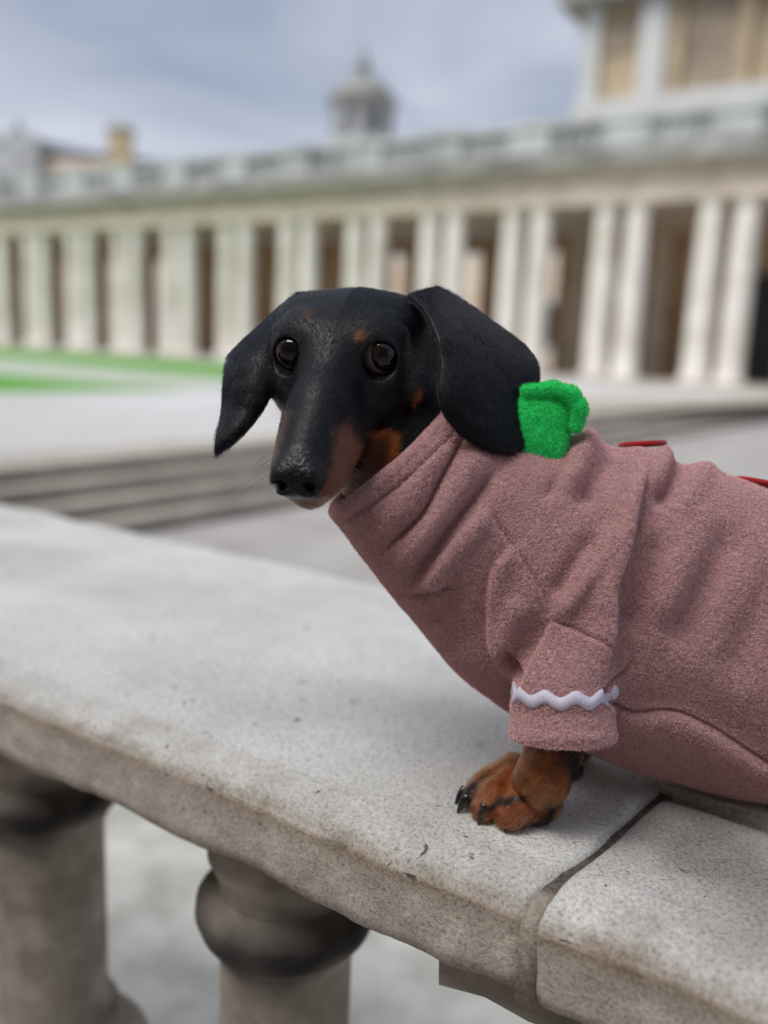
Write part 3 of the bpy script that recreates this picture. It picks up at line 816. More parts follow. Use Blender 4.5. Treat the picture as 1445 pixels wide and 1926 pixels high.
def ear_grid(rows, bump_at, nu=80, nv=36, sgn=1.0):
    A = np.array([P(*r[0]) for r in rows]); B = np.array([P(*r[1]) for r in rows]); K = np.array([r[2] for r in rows])
    t = np.linspace(0, len(rows) - 1, nu)
    sm = lambda X: np.array(smooth_line([tuple(x) for x in X], nu)) if X.ndim > 1 else np.interp(t, np.arange(len(rows)), X)
    A = sm(A); B = sm(B); K = sm(K)
    v = np.linspace(0, 1, nv); Gd = np.zeros((nu, nv, 3))
    for j, x in enumerate(v):
        p = A + (B - A) * x
        bulge = K * (1 - abs((x - bump_at) / (bump_at if x < bump_at else 1 - bump_at)) ** 2.2)
        Gd[:, j] = p + (nrm(CAM - A.mean(0))[None]) * bulge[:, None] * sgn
    return Gd
def ear_bvh(Gd):
    nu, nv = Gd.shape[:2]; V = Gd.reshape(-1, 3); idx = np.arange(nu * nv).reshape(nu, nv)
    q = np.stack([idx[:-1, :-1], idx[1:, :-1], idx[1:, 1:], idx[:-1, 1:]], -1).reshape(-1, 4)
    return BVHTree.FromPolygons([tuple(v) for v in V], [tuple(map(int, f)) for f in q]), V.min(0) - .012, V.max(0) + .012
gR = ear_grid(EAR_R, 0.38); gL = ear_grid([(a, b, k * 1.6) for a, b, k in EAR_L], 0.42)
# soft waves in the leather
for g_, sd in ((gR, 3), (gL, 9)):
    sh_ = g_.shape; f_ = g_.reshape(-1, 3); f_ += hv[None] * (0.0030 * vnoise(f_, 42, sd) + .0008 * vnoise(f_, 110, sd + 1))[:, None]; g_[:] = f_.reshape(sh_)
# image-left ear: curled front edge
EARS = [ear_bvh(gR), ear_bvh(gL)]
EARTH = 0.0017
def ear_sdf(p):
    d = np.full(len(p), 0.05)
    for bv, lo, hi in EARS:
        mk = ((p > lo) & (p < hi)).all(1)
        ii = np.nonzero(mk)[0]
        for i in ii:
            r = bv.find_nearest(Vector(p[i]), 0.03)
            if r[0] is not None: d[i] = min(d[i], r[3] - EARTH)
    return d

def C(x, y, d, rpx): return (P(x, y, d), rpx * d / FPX)
def gp(x, y, r, lift=0.0):
    """centre of a ball of radius r resting on the coping at a photo pixel"""
    p = onz(x, y, TOPZ + lift); return np.array([p[0], p[1], TOPZ + lift + r])
# near fore leg and paw
LEG = [C(1085, 1180, .500, 66), C(1060, 1330, .487, 54), C(1044, 1400, .484, 47), C(1022, 1462, .486, 44), (gp(1000, 1524, .0135, .004), .0135)]
TOES = [  # knuckle, mid, tip
    ((1000, 1518, .0118, .004), (975, 1546, .0108, .0005), (958, 1556, .0090, 0)),
    ((968, 1504, .0112, .004), (932, 1530, .0100, .0015), (912, 1542, .0078, 0)),
    ((962, 1488, .0108, .004), (917, 1508, .0095, .0015), (893, 1520, .0074, 0)),
    ((966, 1474, .0098, .004), (928, 1492, .0085, .0015), (900, 1503, .0068, 0)),
    ((1010, 1518, .0120, .003), (1018, 1538, .0102, .001), (1010, 1546, .0088, 0))]
TOES = [[(gp(x, y, r, l), r) for x, y, r, l in t] for t in TOES]
off = np.array([0.0, 0.055, 0.0])
LEG2 = [(P(1120, 1200, .56), .020), (P(1100, 1330, .572), .017), (P(1080, 1385, .575), .014), (gp(1062, 1436, .012), .012)]
TOE2 = [(gp(1062, 1436, .012), .012), (gp(1035, 1440, .009), .009)]
HIND = []
for yy in (0.0, 0.07):
    HIND.append([(P(2080, 1330, .53) + np.array([0, yy - .03, 0]), .045), (P(2060, 1470, .53) + np.array([0, yy - .03, 0]), .026), (P(2120, 1570, .53) + np.array([0, yy - .03, 0]), .015)])
    b = HIND[-1][-1][0]; HIND[-1].append((np.array([b[0] - .005, b[1], TOPZ + .014]), .014)); HIND[-1].append((np.array([b[0] - .04, b[1], TOPZ + .011]), .011))
TAIL = [(P(2230, 1180, .54), .022), (P(2420, 1230, .56), .014), (P(2650, 1290, .60), .005)]
NECK = [(H(0, -2.2, -5.5), .034), (P(760, 850, .525), .040), (P(860, 950, .522), .042), (P(1000, 1040, .53), .044)]
TORSO = [(P(1000, 1050, .53), .042), (P(1150, 1150, .535), .044), (P(1450, 1240, .535), .044), (P(1800, 1280, .535), .046), (P(2120, 1290, .54), .060)]
def body_sdf(p):
    q = toH(p)
    d = np.minimum(d_sphere(q, np.array([0, -1, 0.5]), 9.0) * .01 + .005, 0.05) if False else None
    near = (np.abs(q) < 14).all(1)
    d = np.full(len(p), 0.06)
    if near.any(): d[near] = head_sdf(q[near]) * 0.01
    e = ear_sdf(p)
    d = smin(d, e, 0.0045)
    nb = smin(d_chain(p, NECK, .02), d_chain(p, TORSO, .02), .02)
    d = smin(d, nb, 0.012)
    lg = d_chain(p, LEG, .008)
    for t in TOES: lg = smin(lg, d_chain(p, t, .003), .0022)
    lg = smin(lg, d_cone(p, P(1076, 1446, .488), P(1062, 1428, .487), .0056, .007), .002)
    lg = smax(lg, TOPZ + .0004 - p[:, 2], .001)
    d = smin(d, lg, .010)
    d = smin(d, smin(d_chain(p, LEG2, .008), d_chain(p, TOE2, .003), .004), .01)
    for h_ in HIND: d = smin(d, d_chain(p, h_, .01), .012)
    d = smin(d, d_chain(p, TAIL, .01), .012)
    return d
allp = np.array([x[0] for x in TORSO + TAIL + NECK + LEG] + [x[0] for h_ in HIND for x in h_] + [x[0] for t in TOES for x in t])
lo = np.minimum(allp.min(0) - .08, P(390, 900, .45)); hi = np.maximum(allp.max(0) + .08, H(0, 5, -9))
lo[2] = TOPZ - .004; lo[1] = min(lo[1], H(0, -3, 11)[1])
# fine grid for the visible half, coarser for the hidden rump
XC = P(1230, 1100, .52)[0]
Vb, Qb = surface(body_sdf, lo, (XC, hi[1], hi[2]), 0.0010)
Vb = relax(Vb, Qb, 2, 0.5)
Vr, Qr = surface(body_sdf, (XC - .004, lo[1], lo[2]), hi, 0.004)
keep = None
VB = np.concatenate([Vb, Vr]); QB = np.concatenate([Qb, Qr + len(Vb)])

# coat colours and masks
def coat(V, NRM):
    x, y, _ = proj(V); fc = np.clip(NRM @ hv * 4 + .8, 0, 1)
    n = len(V); q = toH(V)
    blk = np.array(lin(6, 7, 11)[:3]); tan = np.array(lin(186, 108, 52)[:3]); mauve = np.array(lin(108, 66, 46)[:3])
    c = np.tile(blk, (n, 1)); tanm = np.zeros(n)
    wx = x + 6 * vnoise(V, 260, 2) + 7 * vnoise(V, 800, 3); wy = y + 6 * vnoise(V, 260, 5) + 7 * vnoise(V, 800, 6)
    def put(m_, col):
        nonlocal c, tanm
        m_ = m_ * fc; c = c * (1 - m_[:, None]) + np.array(col)[None] * m_[:, None]; tanm = np.maximum(tanm, m_)
    hd = (q[:, 2] > -9) & (q[:, 1] > -7)
    mz = poly_mask(wx, wy, [(632, 815), (655, 797), (678, 840), (688, 880), (676, 935), (640, 965), (560, 985), (490, 950), (500, 905), (545, 948), (596, 935), (622, 880)], 10)
    put(mz * hd, mauve * (0.85 + .3 * vnoise(V, 300, 8))[:, None] if False else mauve)
    put(poly_mask(wx, wy, [(512, 880), (517, 830), (538, 775), (546, 775), (530, 825), (522, 870)], 5) * hd * .6, mauve)
    put(poly_mask(wx, wy, [(702, 815), (728, 810), (750, 816), (748, 845), (735, 868), (722, 905), (712, 905), (714, 880), (700, 915), (672, 935), (684, 895), (690, 850)], 6) * hd, tan)
    put(poly_mask(wx, wy, [(669, 629), (679, 625), (686, 631), (682, 639), (671, 641)], 6) * hd * .7, tan * .55)
    put(poly_mask(wx, wy, [(568, 588), (580, 584), (588, 592), (578, 600)], 7) * hd * .2, tan * .35)
    put(poly_mask(wx, wy, [(777, 742), (788, 732), (791, 748), (780, 768), (774, 765)], 4) * hd, tan)
    qd = droop(q); lowjaw = np.clip((-3.9 - qd[:, 1]) / .5, 0, 1) * np.clip((3.6 - np.abs(q[:, 0])) / .8, 0, 1) * np.clip((q[:, 2] + 5) / 2, 0, 1) * (q[:, 1] > -9) * (q[:, 2] > -9)
    c = c * (1 - .9 * lowjaw[:, None]) + mauve * .5 * lowjaw[:, None]
    # fore leg and paw: tan with black streaks over the toes
    pawm = ((V[:, 2] < TOPZ + .075) & (V[:, 0] < XC)).astype(float) * np.clip((TOPZ + .075 - V[:, 2]) / .01, 0, 1) * (x > 835) * (y > 1330)
    pt = np.array(lin(130, 70, 31)[:3])
    c = c * (1 - pawm[:, None]) + pt * pawm[:, None]; tanm = np.maximum(tanm, pawm)
    def streak(pts, wd, a=1.0):
        nonlocal c, tanm
        d, _, _ = seg_dist(wx, wy, smooth_line(pts, 20)); m_ = np.clip(1.4 - d / wd, 0, 1) * pawm * a
        c = c * (1 - m_[:, None]) + blk * m_[:, None]; tanm = tanm * (1 - m_)
    streak([(990, 1506), (955, 1504), (922, 1520)], 8); streak([(908, 1462), (893, 1478), (868, 1500)], 8)
    streak([(900, 1490), (880, 1506)], 3.5, .8); streak([(972, 1452), (985, 1466)], 8, .6); streak([(1000, 1395), (1050, 1400), (1095, 1405)], 13, .85)
    streak([(1040, 1515), (1032, 1540), (1000, 1552)], 9); streak([(1082, 1425), (1090, 1462)], 20); streak([(1062, 1400), (1058, 1440)], 12, .7)
    # nose leather
    q0 = q; q = droop(q)
    nose = np.clip((q[:, 2] - 7.75 + .30 * (q[:, 1] + 1.8)) / .25, 0, 1) * np.clip((q[:, 1] + 3.65) / .2, 0, 1) * np.clip((1.72 - np.abs(q[:, 0])) / .1, 0, 1)
    nose = np.where(q[:, 2] > 6.0, nose, 0) * (np.abs(q[:, 0]) < 2.2)
    c = c * (1 - nose[:, None]) + np.array(lin(14, 15, 18)[:3]) * nose[:, None]; tanm *= 1 - nose
    q = q0
    # bare lid rims
    s = q.copy(); s[:, 0] = np.abs(s[:, 0]); de = np.linalg.norm(s - (EYE + EG * .85), axis=1)
    lid = np.clip((1.20 - de) / .12, 0, 1)
    c = c * (1 - lid[:, None]) + np.array(lin(26, 22, 24)[:3]) * lid[:, None]
    return c, nose, lid, tanm, q
M = Mat('dog_skin_and_coat', 0.5)
nose_a = M.attr('nose', 'Fac')
nb_ = M.n('ShaderNodeTexVoronoi'); nb_.inputs['Scale'].default_value = 620; M.l(M.coord(), nb_.inputs['Vector'])
M.base(M.attr('coat'))
rg = M.n('ShaderNodeMapRange'); M.l(nose_a, rg.inputs[0]); rg.inputs[3].default_value = 0.42; rg.inputs[4].default_value = 0.32
M.l(rg.outputs[0], M.b.inputs['Roughness']); M.b.inputs['Specular IOR Level'].default_value = .3
st = M.n('ShaderNodeMath'); st.operation = 'MULTIPLY'; M.l(nose_a, st.inputs[0]); st.inputs[1].default_value = 0.35
bp_ = M.n('ShaderNodeBump'); bp_.inputs['Distance'].default_value = 0.0009; M.l(st.outputs[0], bp_.inputs['Strength']); M.l(nb_.outputs[0], bp_.inputs['Height'])
M.normal(M.bump(M.noise(700, 3), 0.45, 0.0007, bp_.outputs[0])); MAT['coat'] = M.m
body = fast_mesh('body', VB, QB, MAT['coat'], dog)
NB_ = normals_of(body)
cc, nose_m, lid_m, tan_m, qh = coat(VB, NB_)
set_color(body, 'coat', cc); set_float(body, 'nose', nose_m)

# eyes
M = Mat('dog_eye', 0.04); M.base(M.attr('eyecol')); M.b.inputs['Specular IOR Level'].default_value = 0.5; MAT['eye'] = M.m
for sx in (-1, 1):
    gaze = nrm(hv * 1.0 + hr * (0.44 if sx > 0 else -0.16) + hu * 0.0)
    c0 = H(EYE[0] * sx, EYE[1], EYE[2]); V = []; nr, ns = 60, 64
    a = nrm(np.cross(gaze, UP)); b = np.cross(a, gaze)
    for i in range(nr + 1):
        t = math.pi * i / nr
        for j in range(ns):
            s = 2 * math.pi * j / ns
            r = ER * .01 * (1 + 0.045 * math.exp(-(t / 0.55) ** 4))
            V.append(c0 + r * (gaze * math.cos(t) + (a * math.cos(s) + b * math.sin(s)) * math.sin(t)))
    idx = np.arange((nr + 1) * ns).reshape(nr + 1, ns)
    q = np.stack([idx[:-1], idx[1:], np.roll(idx[1:], -1, 1), np.roll(idx[:-1], -1, 1)], -1).reshape(-1, 4)
    o = fast_mesh('eye', np.array(V), q, MAT['eye'], dog)
    th = np.degrees(np.repeat(np.linspace(0, math.pi, nr + 1), ns)); an = np.tile(np.linspace(0, 2 * math.pi, ns, endpoint=False), nr + 1)
    pup = np.array(lin(5, 5, 7)[:3]); ir = np.array(lin(42, 25, 18)[:3]); ir2 = np.array(lin(22, 14, 12)[:3]); scl = np.array(lin(128, 110, 110)[:3])
    k = np.clip((th - 30) / 6, 0, 1)[:, None]; col = pup * (1 - k) + ir * (0.8 + .35 * np.sin(an * 23 + 2 * np.sin(an * 7)))[:, None] * k
    k = np.clip((th - 45) / 6, 0, 1)[:, None]; col = col * (1 - k) + ir2 * .5 * k
    k = np.clip((th - 53) / 4, 0, 1)[:, None]; col = col * (1 - k) + scl * k
    set_color(o, 'eyecol', col); o['label'] = 'dark brown eye ' + ('with white showing' if sx > 0 else 'beside the folded ear')

# claws
M = Mat('claw_horn', 0.28); M.base(lin(16, 16, 19)); M.b.inputs['Coat Weight'].default_value = .3; MAT['claw'] = M.m
for (bx, by, tx, ty, r, z0) in ((916, 1516, 899, 1551, .0052, .0105), (884, 1500, 860, 1529, .0046, .0098), (878, 1484, 856, 1513, .0040, .0090), (962, 1530, 950, 1566, .0045, .006)):
    A_ = onz(bx, by, TOPZ + z0); B_ = onz(tx, ty, TOPZ + .0012)
    mid = (A_ + B_) / 2 + np.array([0, 0, .0022]); V = []; ns = 10; k = 9
    dr = nrm(B_ - A_); sx_ = nrm(np.cross(dr, ZD)); up_ = np.cross(sx_, dr)
    for i in range(k + 1):
        t = i / k; c0 = (1 - t) ** 2 * A_ + 2 * t * (1 - t) * mid + t * t * B_; rr = r * (1 - t ** 1.8) * .9 + .0005
        for j in range(ns):
            s = 2 * math.pi * j / ns; V.append(c0 + rr * (sx_ * math.cos(s) * .75 + up_ * math.sin(s)))
    F = [[i * ns + j, i * ns + (j + 1) % ns, (i + 1) * ns + (j + 1) % ns, (i + 1) * ns + j] for i in range(k) for j in range(ns)] + [[k * ns + j for j in range(ns)]]
    mesh_obj('claw', V, F, MAT['claw'], dog)

# ------------------------------------------------------------------ the fleece jumper
def squash(p, y0, s):
    q = p.copy(); q[:, 1] = y0 + (q[:, 1] - y0) / s; return q
SN_ = [C(717, 852, .508, 150), C(806, 926, .515, 150), C(872, 976, .520, 172), C(978, 1040, .525, 200)]
Y0 = P(1100, 1110, .527)[1]
def E2(x, y, rpx): 
    d = .527; p = P(x, y, d); p[1] = Y0; return (p, rpx * d / FPX)
ST_ = [E2(1000, 1075, 212), E2(1100, 1110, 268), E2(1280, 1178, 278), E2(1450, 1237, 270), E2(1700, 1275, 285), E2(1980, 1310, 275)]
SLV_A, SLV_B, SLV_C = P(1088, 1140, .488), P(1057, 1300, .474), P(1058, 1396, .473)
SLD = nrm(SLV_C - SLV_B)
collar_c, collar_ax = P(731, 872, .510), nrm(P(724, 868, .512) - P(812, 965, .519))
def jumper_sdf(p):
    d = d_chain(p, SN_, .02)
    d = smax(d, (p - collar_c) @ collar_ax - .004, .006)                  # cut at the collar
    t = d_chain(squash(p, Y0, .72), ST_, .02) * .85
    t = smax(t, TOPZ + .0035 - p[:, 2], .004)
    d = smin(d, t, .03)
    s = smin(d_cone(p, SLV_A, SLV_B, .031, .0248), d_cone(p, SLV_B, SLV_C + SLD * .01, .0248, .0308), .012)
    d = smin(d, s, .007)
    return d
def jumper_cut(p):
    d = jumper_sdf(p)
    # plain hem: cut the sleeve square and hollow it
    loc = np.linalg.norm((p - SLV_C) - ((p - SLV_C) @ SLD)[:, None] * SLD, axis=1)
    near = np.clip((.052 - loc) / .01, 0, 1)
    cut = (p - SLV_C) @ SLD
    s = smax(d, cut - .0, .0045)
    lowz = P(1058, 1400, .487)[2]
    d = np.where((loc < .040) & (cut > -.012), s, d)
    inner = np.maximum(loc - (.0268 + .32 * np.minimum(cut, 0)), -(cut + .018))
    d = smax(d, -inner, .003)
    # the dog's neck hole
    ct = (p - collar_c) @ collar_ax; lc = np.linalg.norm((p - collar_c) - ct[:, None] * collar_ax, axis=1)
    d = smax(d, -np.maximum(lc - .0385, -(ct + .012)), .004)
    return d
jl = P(560, 760, .42); jh = P(1445, 760, .62)
allj = np.array([x[0] for x in ST_]); lo = np.array([P(590, 900, .45)[0], .40, TOPZ + .0]); hi = np.array([P(1500, 900, .53)[0], Y0 + .085, P(900, 740, .53)[2]])
Vj, Qj = surface(jumper_cut, lo, hi, 0.0012)
Vk, Qk = surface(jumper_cut, (hi[0] - .004, lo[1], lo[2]), (allj.max(0)[0] + .11, hi[1], hi[2]), 0.004)
Vj = relax(Vj, Qj, 3, .5)
FOLDS = [  # kind, line, width, amplitude mm
    ('c', [(868, 800), (790, 878), (722, 934), (640, 985)], 5, -1.6), ('r', [(845, 782), (770, 858), (700, 916), (620, 968)], 9, .7),
    ('c', [(876, 815), (829, 901), (793, 968), (724, 1034)], 7, -3.4), ('r', [(905, 835), (860, 915), (815, 990), (745, 1062)], 22, 2.6), ('r', [(850, 805), (800, 890), (760, 950), (690, 1005)], 22, 2.2),
    ('c', [(945, 868), (896, 932), (839, 1004), (762, 1112)], 15, -4.0), ('r', [(930, 950), (860, 1030), (785, 1128)], 20, 2.4),
    ('c', [(913, 950), (989, 1061), (1040, 1150)], 3.6, -1.5), ('s', [(913, 950), (989, 1061), (1040, 1150)], 26, 1.2),
    ('c', [(913, 950), (850, 1015), (800, 1068)], 3, -.8),
    ('c', [(1040, 1167), (1092, 1187), (1128, 1208), (1142, 1225)], 4, -1.6),
    ('s', [(1138, 1290), (1142, 1225), (1152, 1164), (1157, 1102), (1180, 1030), (1197, 947), (1224, 868)], 11, -4.2), ('r', [(1134, 1250), (1140, 1164), (1140, 1102), (1165, 1030), (1184, 947), (1210, 880)], 20, 3.4),
    ('r', [(1168, 985), (1110, 1070), (1060, 1140), (1042, 1165)], 18, 3.0), ('c', [(1120, 1000), (1075, 1075), (1040, 1130)], 24, -2.4),
    ('s', [(1043, 1162), (1009, 1226), (974, 1300), (962, 1330)], 8, -2.6),
    ('s', [(985, 1012), (930, 1070), (917, 1154), (922, 1221), (953, 1272), (975, 1300)], 9, -2.8), ('c', [(948, 1215), (968, 1258), (980, 1290)], 9, -3.2), ('r', [(985, 1120), (955, 1180), (945, 1240)], 22, 2.4),
    ('c', [(1196, 1225), (1182, 1258), (1143, 1293), (1150, 1320), (1195, 1343), (1267, 1342), (1345, 1375), (1445, 1437), (1560, 1490)], 4.5, -2.4), ('s', [(1150, 1320), (1195, 1343), (1267, 1342), (1345, 1375), (1445, 1437), (1560, 1490)], 22, 3.5),
    ('c', [(1240, 1000), (1210, 1100), (1180, 1200)], 26, -3.2), ('c', [(1390, 985), (1330, 1100), (1265, 1220)], 36, -3.4), ('r', [(1330, 930), (1290, 1040), (1235, 1180)], 34, 2.4), ('c', [(1490, 1030), (1420, 1170), (1370, 1290)], 40, -2.4),
    ('r', [(1120, 780), (1098, 850), (1062, 930)], 24, 4.5), ('c', [(1075, 860), (1050, 905), (1020, 940)], 14, -2.0), ('c', [(1175, 810), (1140, 870), (1090, 960)], 24, -2.6),
    ('r', [(1262, 810), (1250, 860), (1225, 930)], 20, 3.6), ('c', [(1295, 835), (1270, 890), (1240, 960)], 18, -3.0), ('r', [(1345, 860), (1310, 910), (1270, 970)], 22, 2.4),
    ('c', [(860, 1080), (850, 1150), (880, 1230)], 30, -1.8), ('c', [(805, 1090), (800, 1130), (830, 1180)], 16, -1.6), ('c', [(765, 1122), (800, 1120), (850, 1105)], 8, -2.0),
    ('r', [(962, 1340), (1058, 1346), (1155, 1340)], 14, -.6), ('r', [(965, 1384), (1058, 1388), (1152, 1384)], 10, .9)]
def fold(V, Nn):
    x, y, _ = proj(V); vw = (CAM - V); vw /= np.linalg.norm(vw, axis=1)[:, None]
    fc = np.clip(((Nn * vw).sum(1) + .25) / .35, 0, 1)
    D = np.zeros(len(V))
    for kd, pts, wd, am in FOLDS:
        d, sd, al = seg_dist(x, y, smooth_line(pts, 30))
        fade = np.clip(np.minimum(al, 1 - al) * 5 + .15, 0, 1) if kd != 's' else np.clip(np.minimum(al, 1 - al) * 6, 0, 1)
        if kd == 's': D += am * np.tanh(sd / (wd * .5)) * np.exp(-(d / (wd * 3.2)) ** 2) * fade * .5
        else: D += am * np.exp(-(d / wd) ** 2) * fade
    D += 0.55 * fbm(V, 28, 2, 11)
    # zigzag stitching round the cuff
    ax_t = (V - SLV_C) @ SLD; rad = (V - SLV_C) - ax_t[:, None] * SLD; lc = np.linalg.norm(rad, axis=1)
    ph = np.arctan2(rad @ np.cross(SLD, FW), rad @ FW)
    return V + Nn * (D * fc * .0019)[:, None]
jt = fast_mesh('tmp', Vj, Qj); Nj = normals_of(jt); bpy.data.objects.remove(jt)
Vj = fold(Vj, Nj); Vj = relax(Vj, Qj, 1, .4)
M = Mat('fleece', 0.95)
n1_ = M.noise(330, 4, 0.65, 1.2); n2_ = M.noise(1100, 2, 0.6); n3_ = M.noise(14, 3)
c_ = M.ramp(n1_, [(0.32, lin(156, 112, 111)), (0.52, lin(196, 150, 149)), (0.72, lin(222, 183, 183))])
M.base(c_); M.b.inputs['Sheen Weight'].default_value = 0.35; M.b.inputs['Sheen Roughness'].default_value = 0.45; M.b.inputs['Sheen Tint'].default_value = lin(236, 214, 212)
M.b.inputs['Specular IOR Level'].default_value = 0.15
M.normal(M.bump(n2_, .5, .0008, M.bump(n1_, 1.0, 0.0030))); MAT['fleece'] = M.m
jumper = fast_mesh('jumper', np.concatenate([Vj, Vk]), np.concatenate([Qj, Qk + len(Vj)]), MAT['fleece'], dog)
jumper['label'] = 'dusty brown fleece jumper with high collar'
NJ = normals_of(jumper); VJ = verts_of(jumper)
jb = BVHTree.FromPolygons([tuple(v) for v in Vj], [tuple(map(int, f)) for f in Qj])

# rick-rack braid round the sleeve
M = Mat('white_braid', 0.7); M.base(M.ramp(M.noise(1500, 2), [(0.4, lin(205, 202, 222)), (0.7, lin(236, 234, 246))])); M.normal(M.bump(M.noise(1500, 2), .6, .0006)); MAT['braid'] = M.m
bc = P(1057, 1301, .474); e1 = nrm(RT - (RT @ SLD) * SLD); e2 = np.cross(SLD, e1)
nb_ = 420; rows_ = [[], [], [], [], []]
for i in range(nb_):
    t = 2 * math.pi * i / nb_; dr = e1 * math.cos(t) + e2 * math.sin(t)
    wv = math.sin(t * 11 + .6) * .0017
    for k, (hh, of) in enumerate(((-.0036, .0002), (-.0034, .0010), (0, .0012), (.0034, .0010), (.0036, .0002))):
        o0 = bc + SLD * (wv + hh)
        hit = jb.ray_cast(Vector(o0 + dr * .060), Vector(-dr), .06)
        r = (Vector(hit[0]) - Vector(o0)).length if hit[0] is not None else .027
        rows_[k].append(min(max(r, .0235), .0305) + of)
rows_ = np.array(rows_)
for _ in range(3): rows_ = (np.roll(rows_, 1, 1) + rows_ * 2 + np.roll(rows_, -1, 1)) / 4
V = []
for i in range(nb_):
    t = 2 * math.pi * i / nb_; dr = e1 * math.cos(t) + e2 * math.sin(t); wv = math.sin(t * 11 + .6) * .0017
    for k, hh in enumerate((-.0036, -.0034, 0, .0034, .0036)): V.append(bc + SLD * (wv + hh) + dr * (rows_[k, i]))
idx = np.arange(nb_ * 5).reshape(nb_, 5); q = np.stack([idx[:, :-1], np.roll(idx, -1, 0)[:, :-1], np.roll(idx, -1, 0)[:, 1:], idx[:, 1:]], -1).reshape(-1, 4)
o = fast_mesh('zigzag_braid', np.array(V), q, MAT['braid'], dog); o.parent = jumper; o.matrix_parent_inverse = Matrix.Identity(4)
o['label'] = 'white wavy braid round the sleeve'
JP = dog.matrix_basis.inverted()
def to_jumper(o):
    o.parent = jumper; o.matrix_parent_inverse = Matrix.Identity(4); return o

# red felt buttons
M = Mat('red_felt', 0.9); M.base(M.ramp(M.noise(600, 3), [(0.35, lin(140, 10, 20)), (0.7, lin(186, 22, 32))])); M.normal(M.bump(M.noise(1200, 2), .6, .0006)); M.b.inputs['Sheen Weight'].default_value = .2; MAT['felt'] = M.m
def disc(c, nrm_, r, th):
    a = nrm(np.cross(nrm_, [0, 1, 0.1])); b = np.cross(nrm_, a); V = []; ns = 36
    pr = [(0.0, th), (r * .6, th * 1.02), (r * .93, th), (r, th * .75), (r, th * .25), (r * .93, 0), (0.0, 0)]
    for rr, z in pr:
        for j in range(ns):
            t = 2 * math.pi * j / ns; V.append(c + nrm_ * z + (a * math.cos(t) + b * math.sin(t)) * rr * (1 + .012 * math.sin(5 * t)))
    F = [[i * ns + j, i * ns + (j + 1) % ns, (i + 1) * ns + (j + 1) % ns, (i + 1) * ns + j] for i in range(len(pr) - 1) for j in range(ns)]
    return V, F
for (x, y, d, tilt, roll, lb_) in ((1208, 841, .527, -.05, .10, 'red felt button on the shoulder'), (1426, 914, .527, .22, .10, 'red felt button at the right edge')):
    nn_ = nrm(UP - RT * (-tilt) * 1.0 + FW * roll * -.3 + FW * .0)
    V, F = disc(P(x, y, d), nn_, .0146, .0034)
    to_jumper(mesh_obj('button', V, F, MAT['felt'], dog))['label'] = lb_

# green rolled collar piece behind the ear
M = Mat('green_fleece', 0.95); n1_ = M.noise(420, 4, .6, 1.0)
M.base(M.ramp(n1_, [(0.3, lin(0, 196, 84)), (0.55, lin(20, 226, 106)), (0.75, lin(66, 240, 140))])); M.b.inputs['Sheen Weight'].default_value = .25; M.normal(M.bump(n1_, .9, .002)); MAT['green'] = M.m
gO = P(1010, 822, .498); gx = nrm(RT * 1.0 - UP * .25 + FW * .05); gz_ = np.cross(gx, FW); gz_ = nrm(gz_); gy = nrm(np.cross(gz_, gx))
if gy @ FW < 0: gy = -gy
GP = [(940, 748), (1000, 736), (1040, 732), (1072, 742), (1086, 768), (1080, 805), (1077, 846), (1064, 894), (1010, 882), (940, 864)]
def green_sdf(p):
    x, y, z = proj(p); x = x + 8; k = .495 / FPX
    pts = GP + [GP[0]]; d2, _, _ = seg_dist(x, y, pts); ins = np.zeros(len(x), bool)
    for (ax, ay), (bx, by) in zip(pts[:-1], pts[1:]):
        if ay != by: ins ^= ((ay > y) != (by > y)) & (x < (bx - ax) * (y - ay) / (by - ay) + ax)
    d2 = np.where(ins, -d2, d2) * k; R_ = .006
    puff = .004 * np.clip(-d2 / .018, 0, 1)
    dz = np.abs(z - 0.495) - .015 - puff
    a_, b_ = d2 + R_, dz + R_
    d = np.hypot(np.maximum(a_, 0), np.maximum(b_, 0)) + np.minimum(np.maximum(a_, b_), 0) - R_
    d = smax(d, -d_chain(p, [(P(1000, 752, 0.476), .0018), (P(1046, 750, 0.475), .0022), (P(1068, 772, 0.476), .0022), (P(1070, 808, 0.478), .0016)], .001), .0025)
    d = smin(d, d_chain(p, [(P(990, 737, 0.481), .0040), (P(1040, 732, 0.480), .0046), (P(1074, 744, 0.480), .0050), (P(1089, 770, 0.480), .0050), (P(1083, 802, 0.482), .0042)], .002), .0015)
    d = smax(d, -d_chain(p, [(P(1046, 758, 0.475), .0024), (P(1015, 790, 0.473), .0020), (P(985, 826, 0.473), .0014)], .001), .004)
    d = smax(d, -d_chain(p, [(P(950, 852, 0.474), .0010), (P(1000, 866, 0.474), .0014), (P(1060, 876, 0.476), .0012)], .001), .002)
    return d + .0004 * vnoise(p, 120, 3)
Vg, Qg = surface(green_sdf, gO - .055, gO + .055, .0010); Vg = relax(Vg, Qg, 2)
o = to_jumper(fast_mesh('green_bow', Vg, Qg, MAT['green'], dog)); o['label'] = 'bright green fleece bow behind the ear'
green = o

